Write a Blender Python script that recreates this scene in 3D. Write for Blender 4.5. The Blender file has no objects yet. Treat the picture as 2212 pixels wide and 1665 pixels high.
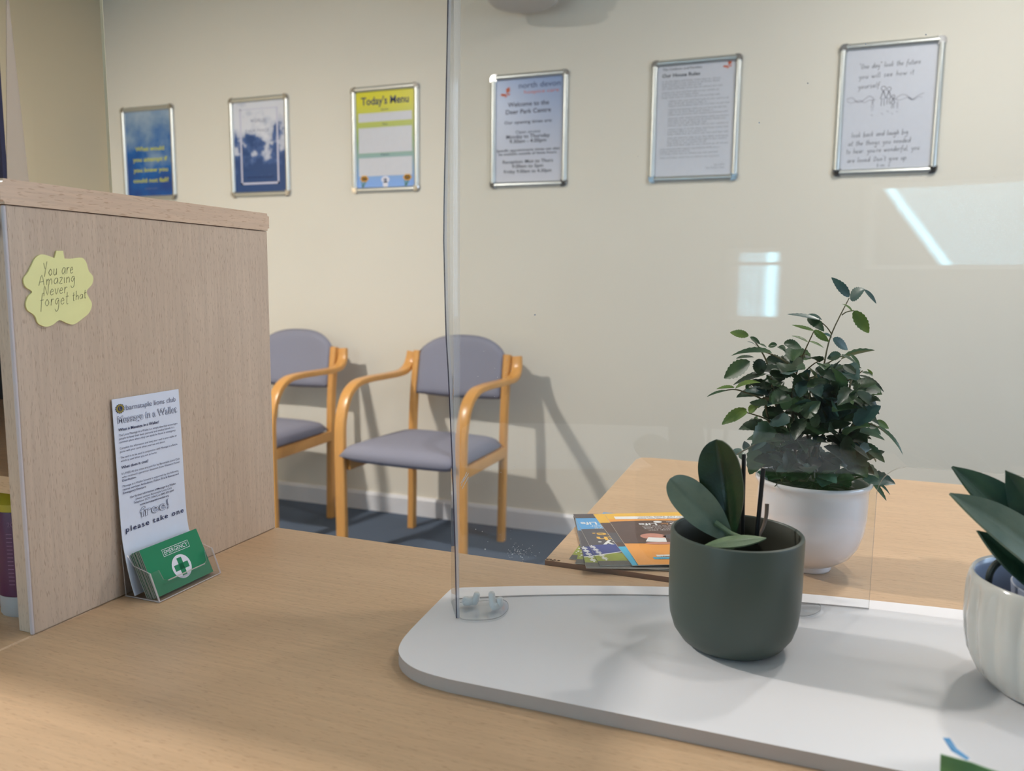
import bpy, bmesh, math, random
from mathutils import Vector as V, Matrix, Quaternion
rnd = random.Random(7)
S = bpy.context.scene
COL = S.collection

# ------------------------------------------------------------------ camera
CAMZ = 1.07
F_PX, IW, IH = 1722.17, 2212.0, 1665.0
_y, _p, _r = [math.radians(a) for a in (-20.686, -7.2529, 0.6021)]
FWD = V((math.sin(_y)*math.cos(_p), math.cos(_y)*math.cos(_p), math.sin(_p)))
_rt = V((math.cos(_y), -math.sin(_y), 0)); _up = _rt.cross(FWD)
RT = _rt*math.cos(_r) + _up*math.sin(_r); UP = -_rt*math.sin(_r) + _up*math.cos(_r)
CAM = V((0, 0, CAMZ))
cd = bpy.data.cameras.new('camera'); cam = bpy.data.objects.new('camera', cd); COL.objects.link(cam)
M = Matrix.Identity(4)
for i, ax in enumerate((RT, UP, -FWD)):
    for j in range(3): M[j][i] = ax[j]
M.translation = CAM; cam.matrix_world = M
cd.sensor_width = 36; cd.lens = 36*F_PX/IW; cd.clip_start = .02
cd.dof.use_dof = True; cd.dof.focus_distance = .92; cd.dof.aperture_fstop = 6.5
S.camera = cam

# ------------------------------------------------------------------ light
S.view_settings.view_transform = 'Standard'; S.view_settings.look = 'None'
S.view_settings.gamma = 1; S.view_settings.use_curve_mapping = False
S.view_settings.exposure = 0.0
w = bpy.data.worlds.new('world'); S.world = w; w.use_nodes = True
w.node_tree.nodes['Background'].inputs[0].default_value = (.75, .85, 1, 1)
w.node_tree.nodes['Background'].inputs[1].default_value = .35

def area(name, loc, target, sx, sy, power, col):
    l = bpy.data.lights.new(name, 'AREA'); l.shape = 'RECTANGLE'; l.size = sx; l.size_y = sy
    l.energy = power; l.color = col
    o = bpy.data.objects.new(name, l); COL.objects.link(o); o.location = loc
    o.rotation_euler = (V(target)-V(loc)).to_track_quat('-Z', 'Y').to_euler()
    return o
WARM = (1, .945, .87); COOL = (.74, .86, 1)
LAMPS = [(-2.45, .75, 84), (.42, 1.12, 8), (.62, 2.25, 17), (-1.2, -.6, 1.5)]
for lx, ly, pw in LAMPS: area('ceiling_lamp_light', (lx, ly, 2.48), (lx, ly, 0), .13, .13, pw, WARM)
area('added_daylight_fill', (-1.35, -1.97, 1.5), (-1.35, 1, 1.2), 1.5, 1.15, 5, COOL)  # added cool fill, placed where the screen does not mirror it
area('daylight_side_window_light', (2.56, 1.15, 1.45), (-.2, .8, 1.0), 1.5, 1.0, 17, (.60, .78, 1))

# ------------------------------------------------------------------ pixel rays to real surfaces
def ray(x, y): return FWD + RT*((x-IW/2)/F_PX) - UP*((y-IH/2)/F_PX)
def at(x, y, Y): d = ray(x, y); return CAM + d*(Y/d.y)
def atx(x, y, X): d = ray(x, y); return CAM + d*(X/d.x)
def atz(x, y, z): d = ray(x, y); return CAM + d*((z-CAMZ)/d.z)

# ------------------------------------------------------------------ materials
def srgb(r, g, b):
    f = lambda c: (c/255/12.92) if c <= 10.3 else ((c/255+.055)/1.055)**2.4
    return (f(r), f(g), f(b), 1)
MC = {}
def mat(name, col, rough=.5, metal=0, spec=.5, coat=0, trans=0, noise=None, bump=0, nscale=60, sss=0, emis=None):
    if name in MC: return MC[name]
    m = bpy.data.materials.new(name); m.use_nodes = True; nt = m.node_tree; b = nt.nodes['Principled BSDF']
    if len(col) == 3: col = srgb(*col)
    b.inputs['Base Color'].default_value = col; b.inputs['Roughness'].default_value = rough
    b.inputs['Metallic'].default_value = metal; b.inputs['Specular IOR Level'].default_value = spec
    b.inputs['Coat Weight'].default_value = coat; b.inputs['Coat Roughness'].default_value = .08
    b.inputs['Transmission Weight'].default_value = trans
    if sss: b.inputs['Subsurface Weight'].default_value = sss; b.inputs['Subsurface Radius'].default_value = (.01, .01, .01)
    tc = nt.nodes.new('ShaderNodeTexCoord'); nz = nt.nodes.new('ShaderNodeTexNoise')
    nz.inputs['Scale'].default_value = nscale; nz.inputs['Detail'].default_value = 4
    nt.links.new(tc.outputs['Object'], nz.inputs['Vector'])
    k = noise if noise is not None else .04
    mx = nt.nodes.new('ShaderNodeMix'); mx.data_type = 'RGBA'
    nt.links.new(nz.outputs['Fac'], mx.inputs[0])
    mx.inputs[6].default_value = [c*(1-k) for c in col[:3]]+[1]; mx.inputs[7].default_value = [min(1, c*(1+k)) for c in col[:3]]+[1]
    nt.links.new(mx.outputs[2], b.inputs['Base Color'])
    if bump:
        bp = nt.nodes.new('ShaderNodeBump'); bp.inputs['Strength'].default_value = bump; bp.inputs['Distance'].default_value = .001
        nt.links.new(nz.outputs['Fac'], bp.inputs['Height']); nt.links.new(bp.outputs[0], b.inputs['Normal'])
    if emis: b.inputs['Emission Color'].default_value = emis[0]; b.inputs['Emission Strength'].default_value = emis[1]
    MC[name] = m; return m

def beech(name, base, fleck, grain, rough=.38, fs=1.0, amt=.75):
    """beech laminate: pale ground with short dark flecks running along the grain axis"""
    m = bpy.data.materials.new(name); m.use_nodes = True; nt = m.node_tree; b = nt.nodes['Principled BSDF']; L = nt.links.new
    tc = nt.nodes.new('ShaderNodeTexCoord')
    def noise(sa, sc, detail=2):
        mp = nt.nodes.new('ShaderNodeMapping'); sc3 = [sc]*3; sc3['XYZ'.index(grain)] = sa
        mp.inputs['Scale'].default_value = sc3
        n = nt.nodes.new('ShaderNodeTexNoise'); n.inputs['Scale'].default_value = 1; n.inputs['Detail'].default_value = detail
        L(tc.outputs['Object'], mp.inputs['Vector']); L(mp.outputs[0], n.inputs['Vector']); return n
    f = noise(95*fs, 700*fs, 1); r = nt.nodes.new('ShaderNodeValToRGB')
    r.color_ramp.elements[0].position = .60; r.color_ramp.elements[1].position = .70
    r.color_ramp.elements[0].color = (0, 0, 0, 1); r.color_ramp.elements[1].color = (1, 1, 1, 1)
    L(f.outputs['Fac'], r.inputs[0])
    s = noise(2.2, 14, 5); m1 = nt.nodes.new('ShaderNodeMix'); m1.data_type = 'RGBA'
    c = srgb(*base); m1.inputs[6].default_value = (c[0]*.86, c[1]*.83, c[2]*.80, 1); m1.inputs[7].default_value = (c[0]*1.1, c[1]*1.1, c[2]*1.1, 1)
    L(s.outputs['Fac'], m1.inputs[0])
    g = noise(12, 260, 3); m2 = nt.nodes.new('ShaderNodeMix'); m2.data_type = 'RGBA'; m2.blend_type = 'MULTIPLY'
    m2.inputs[0].default_value = .35; L(m1.outputs[2], m2.inputs[6]); L(g.outputs['Fac'], m2.inputs[7])
    gm = nt.nodes.new('ShaderNodeMapRange'); gm.inputs[1].default_value = .3; gm.inputs[2].default_value = .7
    gm.inputs[3].default_value = .72; gm.inputs[4].default_value = 1.12; L(g.outputs['Fac'], gm.inputs[0]); L(gm.outputs[0], m2.inputs[7])
    m3 = nt.nodes.new('ShaderNodeMix'); m3.data_type = 'RGBA'; L(m2.outputs[2], m3.inputs[6]); m3.inputs[7].default_value = srgb(*fleck)
    k = nt.nodes.new('ShaderNodeMath'); k.operation = 'MULTIPLY'; k.inputs[1].default_value = amt; L(r.outputs[0], k.inputs[0]); L(k.outputs[0], m3.inputs[0])
    L(m3.outputs[2], b.inputs['Base Color']); b.inputs['Roughness'].default_value = rough
    bp = nt.nodes.new('ShaderNodeBump'); bp.inputs['Strength'].default_value = .12; bp.inputs['Distance'].default_value = .0003; bp.invert = True
    L(r.outputs[0], bp.inputs['Height']); L(bp.outputs[0], b.inputs['Normal'])
    return m

def clear(name, tint=(.97, .98, .985), ior=1.49, edge=0):
    """clear acrylic: transparent with a Fresnel mirror (one interface per face of the sheet)"""
    m = bpy.data.materials.new(name); m.use_nodes = True; nt = m.node_tree; nt.nodes.clear(); L = nt.links.new
    o = nt.nodes.new('ShaderNodeOutputMaterial'); t = nt.nodes.new('ShaderNodeBsdfTransparent'); g = nt.nodes.new('ShaderNodeBsdfGlossy')
    t.inputs[0].default_value = (*tint, 1); g.inputs['Roughness'].default_value = 0.0
    tc = nt.nodes.new('ShaderNodeTexCoord'); nz = nt.nodes.new('ShaderNodeTexNoise'); nz.inputs['Scale'].default_value = 900
    L(tc.outputs['Object'], nz.inputs['Vector'])
    fr = nt.nodes.new('ShaderNodeFresnel'); fr.inputs[0].default_value = ior
    geo = nt.nodes.new('ShaderNodeNewGeometry'); im = nt.nodes.new('ShaderNodeMapRange')   # rays pass straight through, so both faces use the outside angle
    im.inputs[3].default_value = ior; im.inputs[4].default_value = 1/ior; L(geo.outputs['Backfacing'], im.inputs[0]); L(im.outputs[0], fr.inputs[0])
    mx = nt.nodes.new('ShaderNodeMixShader'); L(fr.outputs[0], mx.inputs[0]); L(t.outputs[0], mx.inputs[1]); L(g.outputs[0], mx.inputs[2])
    sp = nt.nodes.new('ShaderNodeValToRGB'); sp.color_ramp.elements[0].position = .77; sp.color_ramp.elements[1].position = .80
    sp.color_ramp.elements[0].color = (0, 0, 0, 1); sp.color_ramp.elements[1].color = (.5, .5, .5, 1)
    L(nz.outputs['Fac'], sp.inputs[0])
    df = nt.nodes.new('ShaderNodeBsdfDiffuse'); df.inputs[0].default_value = (.8, .8, .8, 1)
    m2 = nt.nodes.new('ShaderNodeMixShader'); L(sp.outputs[0], m2.inputs[0]); L(mx.outputs[0], m2.inputs[1]); L(df.outputs[0], m2.inputs[2])
    L(m2.outputs[0], o.inputs[0]); return m

# real index-of-refraction plain interface needs a front-facing Fresnel on both sides: the sheet's back faces are modelled with outward normals too
CLEAR = clear('clear_acrylic'); CLEAR2 = clear('clear_styrene', (.95, .95, .96), 1.45)
CLEAR2.node_tree.nodes['Color Ramp'].color_ramp.elements[1].color = (.03, .03, .03, 1)
def edge_mat(name, col, a):
    m = bpy.data.materials.new(name); m.use_nodes = True; nt = m.node_tree; nt.nodes.clear(); L = nt.links.new
    o = nt.nodes.new('ShaderNodeOutputMaterial'); t = nt.nodes.new('ShaderNodeBsdfTransparent'); p = nt.nodes.new('ShaderNodeBsdfPrincipled')
    p.inputs['Base Color'].default_value = srgb(*col); p.inputs['Roughness'].default_value = .2
    mx = nt.nodes.new('ShaderNodeMixShader'); mx.inputs[0].default_value = a; L(t.outputs[0], mx.inputs[1]); L(p.outputs[0], mx.inputs[2]); L(mx.outputs[0], o.inputs[0])
    return m
EDGE_DARK = edge_mat('acrylic_cut_edge_dark', (38, 36, 74), .9)
EDGE = edge_mat('acrylic_cut_edge', (190, 180, 170), .55)
EDGE_SOFT = edge_mat('styrene_edge', (225, 215, 215), .55)

WOODX = beech('beech_laminate_along_counter', (202, 170, 136), (160, 124, 94), 'X', amt=.5)
WOODZ = beech('beech_laminate_upright', (206, 186, 168), (158, 132, 112), 'Z', fs=1.35, amt=.55)
WOODY = beech('beech_laminate_along_depth', (216, 190, 168), (176, 140, 112), 'Y', amt=.55)
EDGEBROWN = mat('worn_brown_edging', (140, 98, 66), .6)
CHAIRWOOD = beech('varnished_beech', (222, 165, 96), (200, 140, 76), 'Z', rough=.28, fs=.3, amt=.2)
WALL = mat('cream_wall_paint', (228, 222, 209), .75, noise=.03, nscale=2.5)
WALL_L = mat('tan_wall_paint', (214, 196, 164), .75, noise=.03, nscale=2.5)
CEIL = mat('ceiling_paint', (232, 228, 218), .9)
WHITEGLOSS = mat('white_gloss_paint', (226, 226, 230), .3)
CARPET = mat('blue_grey_carpet', (84, 97, 116), .95, noise=.35, nscale=240, bump=.8)
BOARD = mat('white_board', (231, 229, 232), .42, noise=.02, nscale=6)
BOARD_E = mat('white_board_edge', (196, 184, 178), .5)
FABRIC = mat('grey_lilac_fabric', (140, 141, 158), .8, noise=.10, nscale=500, bump=.3)
ALU = mat('brushed_aluminium', (205, 208, 206), .32, metal=.85)
CHROME = mat('chrome_corner', (190, 190, 192), .12, metal=1)
PAPER = mat('white_paper', (236, 238, 244), .35)
PAPERBLUE = mat('leaflet_paper', (222, 230, 250), .35)
INK = mat('dark_ink', (28, 30, 44), .5)
INKNAVY = mat('navy_ink', (24, 42, 92), .5)
INKGREY = mat('grey_ink', (120, 126, 152), .5)
SLATE = mat('sage_green_glaze', (74, 83, 76), .42, noise=.02, nscale=30)
SLATE_IN = mat('dark_pot_inside', (58, 58, 48), .6)
PORCEL = mat('white_porcelain', (228, 224, 228), .12, coat=.5)
RIBGLAZE = mat('grey_white_glaze', (205, 202, 196), .16, coat=.5)
RIBIN = mat('blue_grey_glaze_inside', (150, 160, 182), .2)
SOIL = mat('potting_soil', (38, 30, 24), .95, noise=.5, nscale=300, bump=1)
BARK = mat('orchid_bark', (22, 18, 15), .95, noise=.6, nscale=150, bump=1)
BLACKST = mat('black_stake', (12, 11, 14), .45)
ROOT = mat('withered_root', (120, 104, 92), .7, noise=.2, nscale=400)
ROOTDK = mat('green_black_root', (44, 50, 48), .55, noise=.3, nscale=300)
SILICONE = mat('white_silicone', (225, 226, 226), .45, sss=.3)
GREEN = mat('emergency_green', (6, 128, 88), .3)
GREYCARD = mat('card_edge_grey', (150, 158, 150), .6)
WHITEINK = mat('white_ink', (226, 226, 240), .4)
NOTE = mat('sticky_note_yellow', (240, 238, 172), .7)
PENCIL = mat('pencil_line', (112, 112, 84), .7)
SHADE_IN = mat('painted_recess_shade', (40, 30, 26), .8)

def leafmat(name, c1, c2, rough, trans=.25, vein=0):
    m = bpy.data.materials.new(name); m.use_nodes = True; nt = m.node_tree; L = nt.links.new; b = nt.nodes['Principled BSDF']
    tc = nt.nodes.new('ShaderNodeTexCoord'); nz = nt.nodes.new('ShaderNodeTexNoise'); nz.inputs['Scale'].default_value = 38; nz.inputs['Detail'].default_value = 3
    L(tc.outputs['Object'], nz.inputs['Vector']); r = nt.nodes.new('ShaderNodeValToRGB')
    r.color_ramp.elements[0].position = .4; r.color_ramp.elements[0].color = srgb(*c1)
    r.color_ramp.elements[1].position = .65; r.color_ramp.elements[1].color = srgb(*c2)
    L(nz.outputs['Fac'], r.inputs[0]); L(r.outputs[0], b.inputs['Base Color'])
    b.inputs['Roughness'].default_value = rough; b.inputs['Coat Weight'].default_value = .15; b.inputs['Coat Roughness'].default_value = .2
    n2 = nt.nodes.new('ShaderNodeTexNoise'); n2.inputs['Scale'].default_value = 420; L(tc.outputs['Object'], n2.inputs['Vector'])
    bp = nt.nodes.new('ShaderNodeBump'); bp.inputs['Strength'].default_value = .35; bp.inputs['Distance'].default_value = .0006
    L(n2.outputs['Fac'], bp.inputs['Height']); L(bp.outputs[0], b.inputs['Normal'])
    if trans:
        o = nt.nodes['Material Output']; t = nt.nodes.new('ShaderNodeBsdfTranslucent'); L(r.outputs[0], t.inputs[0])
        mx = nt.nodes.new('ShaderNodeMixShader'); mx.inputs[0].default_value = trans; L(b.outputs[0], mx.inputs[1]); L(t.outputs[0], mx.inputs[2]); L(mx.outputs[0], o.inputs[0])
    return m
ROSE = [leafmat('rose_leaf_dark', (30, 52, 34), (52, 76, 50), .42), leafmat('rose_leaf_mid', (48, 78, 54), (70, 100, 62), .42),
        leafmat('rose_leaf_fresh', (88, 118, 54), (120, 145, 70), .45), leafmat('rose_leaf_blue', (44, 78, 76), (66, 100, 90), .45)]
STEM = mat('rose_stem', (92, 88, 58), .6, noise=.3, nscale=100)
ORCH = leafmat('orchid_leaf_dark', (22, 46, 24), (34, 60, 30), .33, 0)
ORCH2 = leafmat('orchid_leaf_dusty', (92, 110, 94), (112, 126, 108), .5, 0)
ORCH3 = leafmat('orchid_leaf_pale', (104, 124, 92), (122, 138, 104), .5, 0)
ORCH4 = leafmat('orchid_leaf_deep', (34, 66, 54), (54, 84, 62), .38, 0)

# ------------------------------------------------------------------ mesh helpers
def finish(name, bm, mats, parent=None, smooth=False, angle=35):
    """bm in world coordinates -> linked object with its origin at its base (or relative to its parent)"""
    if not isinstance(mats, (list, tuple)): mats = [mats]
    for m in mats: assert m

    me = bpy.data.meshes.new(name)
    o = bpy.data.objects.new(name, me); COL.objects.link(o)
    if parent is not None:
        org = world_loc(parent); o.parent = parent
    else:
        xs = [v.co for v in bm.verts]
        org = V(((min(c.x for c in xs)+max(c.x for c in xs))/2, (min(c.y for c in xs)+max(c.y for c in xs))/2, min(c.z for c in xs)))
        o.location = org
    bm.transform(Matrix.Translation(-org)); bm.to_mesh(me); bm.free()
    for m in mats: me.materials.append(m)
    if smooth:
        for p in me.polygons: p.use_smooth = True
        if angle < 180:
            try: me.set_sharp_from_angle(angle=math.radians(angle))
            except Exception: pass
    o['_org'] = tuple(org)
    return o
def world_loc(o): return V(o['_org']) if '_org' in o.keys() else o.location.copy()
def tag(o, label=None, cat=None, group=None, kind=None):
    if label: o['label'] = label
    if cat: o['category'] = cat
    if group: o['group'] = group
    if kind: o['kind'] = kind
    return o
def thing(name, loc, label, cat, group=None):
    o = bpy.data.objects.new(name, None); COL.objects.link(o); o.location = loc; o.empty_display_size = .05
    o['_org'] = tuple(loc); return tag(o, label, cat, group)
def BM(): return bmesh.new()
def recalc(bm): bmesh.ops.recalc_face_normals(bm, faces=bm.faces[:]); return bm

def box(bm, a, b, bev=0, seg=2, mi=0):
    a, b = V(a), V(b)
    r = bmesh.ops.create_cube(bm, size=1)
    vs = r['verts']
    for v in vs: v.co = V(((a.x+b.x)/2+v.co.x*(b.x-a.x), (a.y+b.y)/2+v.co.y*(b.y-a.y), (a.z+b.z)/2+v.co.z*(b.z-a.z)))
    fs = set(f for v in vs for f in v.link_faces)
    for f in fs: f.material_index = mi
    if bev:
        es = list(set(e for v in vs for e in v.link_edges))
        bmesh.ops.bevel(bm, geom=es, offset=bev, segments=seg, profile=.5, affect='EDGES')
    return vs
def boxobj(name, a, b, m, parent=None, bev=0, seg=2): 
    bm = BM(); box(bm, a, b, bev, seg); return finish(name, bm, m, parent, smooth=bev > 0)
def prism(bm, pts, axis, lo, hi, mi=0, mi_side=None):
    """extrude a polygon given in the two other axes along axis"""
    def mk(p, h):
        if axis == 'z': return V((p[0], p[1], h))
        if axis == 'x': return V((h, p[0], p[1]))
        return V((p[0], h, p[1]))
    A = [bm.verts.new(mk(p, lo)) for p in pts]; B = [bm.verts.new(mk(p, hi)) for p in pts]
    f1 = bm.faces.new(A); f2 = bm.faces.new(B[::-1]); f1.material_index = f2.material_index = mi
    n = len(pts)
    for i in range(n):
        f = bm.faces.new((A[i], A[(i+1) % n], B[(i+1) % n], B[i])); f.material_index = mi if mi_side is None else mi_side
    return A, B
def lathe(bm, prof, c, seg=64, rib=None, mi=0, mis=None):
    """profile of (radius, z) about the vertical axis through c (x, y)"""
    rows = []
    for k, (r, z) in enumerate(prof):
        row = []
        for i in range(seg):
            a = 2*math.pi*i/seg; rr = r*(rib(a, k) if rib else 1)
            row.append(bm.verts.new((c[0]+rr*math.cos(a), c[1]+rr*math.sin(a), z)))
        rows.append(row)
    for k in range(len(rows)-1):
        for i in range(seg):
            f = bm.faces.new((rows[k][i], rows[k][(i+1) % seg], rows[k+1][(i+1) % seg], rows[k+1][i]))
            f.material_index = mis[k] if mis else mi
    for row, fl in ((rows[0], True), (rows[-1], False)):
        if prof[0 if fl else -1][0] > 1e-5:
            f = bm.faces.new(row[::-1] if fl else row); f.material_index = mis[0 if fl else -1] if mis else mi
    return rows
def catmull(P, n=6, closed=False):
    P = [V(p) for p in P]; out = []; N = len(P)
    rng = range(N) if closed else range(N-1)
    for i in rng:
        g = (lambda k: P[k % N]) if closed else (lambda k: P[max(0, min(N-1, k))])
        p0, p1, p2, p3 = g(i-1), g(i), g(i+1), g(i+2)
        for j in range(n):
            t = j/n; out.append(.5*((2*p1)+(p2-p0)*t+(2*p0-5*p1+4*p2-p3)*t*t+(3*p1-p0-3*p2+p3)*t**3))
    if not closed: out.append(P[-1])
    return out
def sweep(bm, pts, sect, up=V((0, 0, 1)), scale=None, mi=0, side=None):
    """sweep a closed 2-D section along pts; side fixes the section's first axis"""
    pts = [V(p) for p in pts]; rows = []; n = len(pts); prev = None
    for i, p in enumerate(pts):
        t = (pts[min(n-1, i+1)]-pts[max(0, i-1)]).normalized()
        if side is not None: s = V(side); s = (s-t*s.dot(t)).normalized()
        else:
            if prev is None: s = t.cross(up); s = s if s.length > 1e-3 else t.cross(V((1, 0, 0)))
            else: s = prev-t*prev.dot(t)
            s.normalize(); prev = s
        u = t.cross(s).normalized(); k = scale[i] if scale else 1
        rows.append([bm.verts.new(p+s*(a*k)+u*(b*k)) for a, b in sect])
    m = len(sect)
    for i in range(n-1):
        for j in range(m):
            f = bm.faces.new((rows[i][j], rows[i][(j+1) % m], rows[i+1][(j+1) % m], rows[i+1][j])); f.material_index = mi
    for r in (rows[0][::-1], rows[-1]):
        f = bm.faces.new(r); f.material_index = mi
    return rows
def circ(r, n=8): return [(r*math.cos(2*math.pi*i/n), r*math.sin(2*math.pi*i/n)) for i in range(n)]
def rrect(w, h, r, n=3):
    out = []
    for cx, cy, a0 in ((w/2-r, h/2-r, 0), (-w/2+r, h/2-r, 90), (-w/2+r, -h/2+r, 180), (w/2-r, -h/2+r, 270)):
        for k in range(n+1):
            a = math.radians(a0+90*k/n); out.append((cx+r*math.cos(a), cy+r*math.sin(a)))
    return out
def tube(bm, pts, r, n=8, mi=0, smooth=0):
    if smooth: 
        k = len(pts); pts = catmull(pts, smooth)
    if isinstance(r, (list, tuple)):
        N = len(pts); sc = [r[0]+(r[-1]-r[0])*i/(N-1) for i in range(N)]; sweep(bm, pts, circ(1, n), scale=sc, mi=mi)
    else: sweep(bm, pts, circ(r, n), mi=mi)

# ------------------------------------------------------------------ printed matter
FONT = {}
def glyphs(s, bold=0, shear=0, spacing=1):
    key = (s, bold, shear, spacing)
    if key not in FONT:
        c = bpy.data.curves.new('t', 'FONT'); c.body = s; c.offset = bold; c.shear = shear; c.space_character = spacing; c.resolution_u = 3; c.fill_mode = 'FRONT'
        o = bpy.data.objects.new('t', c); COL.objects.link(o); dg = bpy.context.evaluated_depsgraph_get(); dg.update()
        me = bpy.data.meshes.new_from_object(o.evaluated_get(dg)); 
        FONT[key] = ([v.co.copy() for v in me.vertices], [tuple(p.vertices) for p in me.polygons])
        bpy.data.objects.remove(o); bpy.data.curves.remove(c); bpy.data.meshes.remove(me)
    return FONT[key]
class Print:
    """flat artwork on a plane: origin o (lower left), unit axes r, u, normal n"""
    def __init__(s, o, r, u, step=.00012, base=.0002):
        s.o, s.r, s.u = V(o), V(r).normalized(), V(u).normalized(); s.n = s.r.cross(s.u).normalized()
        s.bm = BM(); s.mats = []; s.k = 0; s.step = step; s.base = base; s.clip = None
    def mi(s, m):
        if m not in s.mats: s.mats.append(m)
        return s.mats.index(m)
    def layer(s): s.k += 1
    def P(s, x, y): return s.o+s.r*x+s.u*y+s.n*(s.base+s.k*s.step)
    def poly(s, pts, m):
        f = s.bm.faces.new([s.bm.verts.new(s.P(*p)) for p in pts]); f.material_index = s.mi(m)
    def rect(s, x0, y0, x1, y1, m): s.poly([(x0, y0), (x1, y0), (x1, y1), (x0, y1)], m)
    def disc(s, x, y, rx, ry, m, n=20, a=0): s.poly([(x+rx*math.cos(2*math.pi*i/n+a), y+ry*math.sin(2*math.pi*i/n+a)) for i in range(n)], m)
    def text(s, t, x, y, w=None, h=None, m=None, align='C', bold=0, shear=0, spacing=1):
        vs, fs = glyphs(t, bold, shear, spacing)
        if not vs: return
        x0 = min(v.x for v in vs); x1 = max(v.x for v in vs)
        sc = (w/(x1-x0)) if w else h/.72; sy = (h/.72) if h else sc
        off = {'C': -(x0+x1)/2*sc, 'L': -x0*sc, 'R': -x1*sc}[align]
        mi = s.mi(m or INK); nv = [s.bm.verts.new(s.P(x+off+v.x*sc, y+v.y*sy)) for v in vs]
        for f in fs:
            try: q = s.bm.faces.new([nv[i] for i in f]); q.material_index = mi
            except ValueError: pass
    def stroke(s, pts, wd, m, smooth=4):
        P = catmull([(p[0], p[1], 0) for p in pts], smooth) if (smooth and len(pts) > 2) else [V((p[0], p[1], 0)) for p in pts]
        mi = s.mi(m); L = []; R = []
        for i, p in enumerate(P):
            t = P[min(len(P)-1, i+1)]-P[max(0, i-1)]
            if t.length < 1e-9: t = V((1, 0, 0))
            t.normalize(); nn = V((-t.y, t.x, 0))*wd/2
            L.append(s.bm.verts.new(s.P(p.x+nn.x, p.y+nn.y))); R.append(s.bm.verts.new(s.P(p.x-nn.x, p.y-nn.y)))
        for i in range(len(P)-1):
            f = s.bm.faces.new((L[i], R[i], R[i+1], L[i+1])); f.material_index = mi
    def hand(s, t, x, y, h, wd, m, slope=0, sp=1.0, w=None):
        """joined-up pen lettering; h is the x-height"""
        adv = 0; segs = []
        for ch in t:
            g = HAND.get(ch)
            if g is None: adv += .9; continue
            for st in g[1]: segs.append([(adv+px, py) for px, py in st])
            adv += (g[0]+.28)*sp
        k = (w/adv) if w else h
        for st in segs: s.stroke([(x+px*k+py*h*.12, y+py*h+px*k*slope) for px, py in st], wd, m, 3)
HAND = {
 'a': (.8, [[(.75, .9), (.35, 1), (.05, .5), (.3, 0), (.7, .5), (.75, .9), (.8, 0)]]), 'b': (.7, [[(.1, 2), (.1, 0), (.5, 0), (.7, .5), (.4, .95), (.1, .6)]]),
 'c': (.7, [[(.7, .85), (.35, 1), (.05, .5), (.3, 0), (.7, .15)]]), 'd': (.8, [[(.7, .6), (.35, .95), (.05, .4), (.3, 0), (.7, .4), (.75, 2), (.8, 0)]]),
 'e': (.7, [[(.1, .5), (.65, .6), (.4, 1), (.05, .5), (.3, 0), (.7, .2)]]), 'f': (.6, [[(.7, 1.8), (.4, 2), (.25, 1), (.2, -.8)], [(0, .9), (.6, 1)]]),
 'g': (.8, [[(.7, .9), (.35, 1), (.05, .5), (.35, .1), (.7, .8), (.7, -.6), (.3, -1), (.05, -.6)]]), 'h': (.7, [[(.1, 2), (.1, 0)], [(.1, .6), (.45, 1), (.65, .6), (.65, 0)]]),
 'i': (.2, [[(.1, 1), (.15, 0)], [(.1, 1.4), (.14, 1.46)]]), 'j': (.3, [[(.3, 1), (.25, -.8), (0, -.8)]]), 'k': (.7, [[(.1, 2), (.1, 0)], [(.6, 1), (.1, .45), (.65, 0)]]),
 'l': (.25, [[(.1, 2), (.12, .2), (.3, 0)]]), 'm': (1.2, [[(.1, 1), (.1, 0)], [(.1, .6), (.4, 1), (.55, .6), (.55, 0)], [(.55, .6), (.9, 1), (1.1, .6), (1.1, 0)]]),
 'n': (.7, [[(.1, 1), (.1, 0)], [(.1, .6), (.45, 1), (.65, .6), (.65, 0)]]), 'o': (.8, [[(.4, 1), (.05, .5), (.4, 0), (.75, .5), (.4, 1)]]),
 'p': (.7, [[(.1, 1), (.1, -1)], [(.1, .7), (.5, 1), (.7, .5), (.4, 0), (.1, .3)]]), 'r': (.55, [[(.1, 1), (.1, 0)], [(.1, .5), (.3, .95), (.6, .9)]]),
 's': (.6, [[(.6, .9), (.25, 1), (.15, .65), (.5, .4), (.45, 0), (.05, .1)]]), 't': (.5, [[(.25, 1.8), (.25, .1), (.5, 0)], [(0, 1.1), (.55, 1.2)]]),
 'u': (.7, [[(.1, 1), (.1, .2), (.4, 0), (.65, .4), (.65, 1), (.7, 0)]]), 'v': (.65, [[(.05, 1), (.3, 0), (.65, 1)]]), 'w': (1, [[(.05, 1), (.3, 0), (.5, .8), (.75, 0), (1, 1)]]),
 'x': (.6, [[(.05, 1), (.6, 0)], [(.6, 1), (.05, 0)]]), 'y': (.7, [[(.1, 1), (.2, .3), (.6, .3)], [(.65, 1), (.6, -.5), (.2, -1)]]), 'z': (.6, [[(.05, 1), (.6, 1), (.05, 0), (.6, 0)]]),
 'Y': (.9, [[(0, 2), (.35, 1.1)], [(.7, 2.2), (.3, -.1)]]), 'A': (1.1, [[(0, 0), (.5, 1.8), (1, 0)], [(.2, .6), (.85, .7)]]), 'N': (1, [[(.1, 0), (.15, 1.7), (.8, .1), (.9, 1.8)]]),
 'O': (1, [[(.5, 1.8), (.05, .9), (.5, 0), (.95, .9), (.5, 1.8)]]), 'D': (.9, [[(.1, 0), (.1, 1.8), (.8, 1.3), (.8, .4), (.1, 0)]]), "'": (.2, [[(.1, 2), (.05, 1.6)]]), '"': (.4, [[(.05, 2.1), (.05, 1.7)], [(.3, 2.1), (.3, 1.7)]]), '.': (.15, [[(.05, 0), (.12, .06)]]), ',': (.2, [[(.1, .1), (0, -.3)]]),
}

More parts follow.
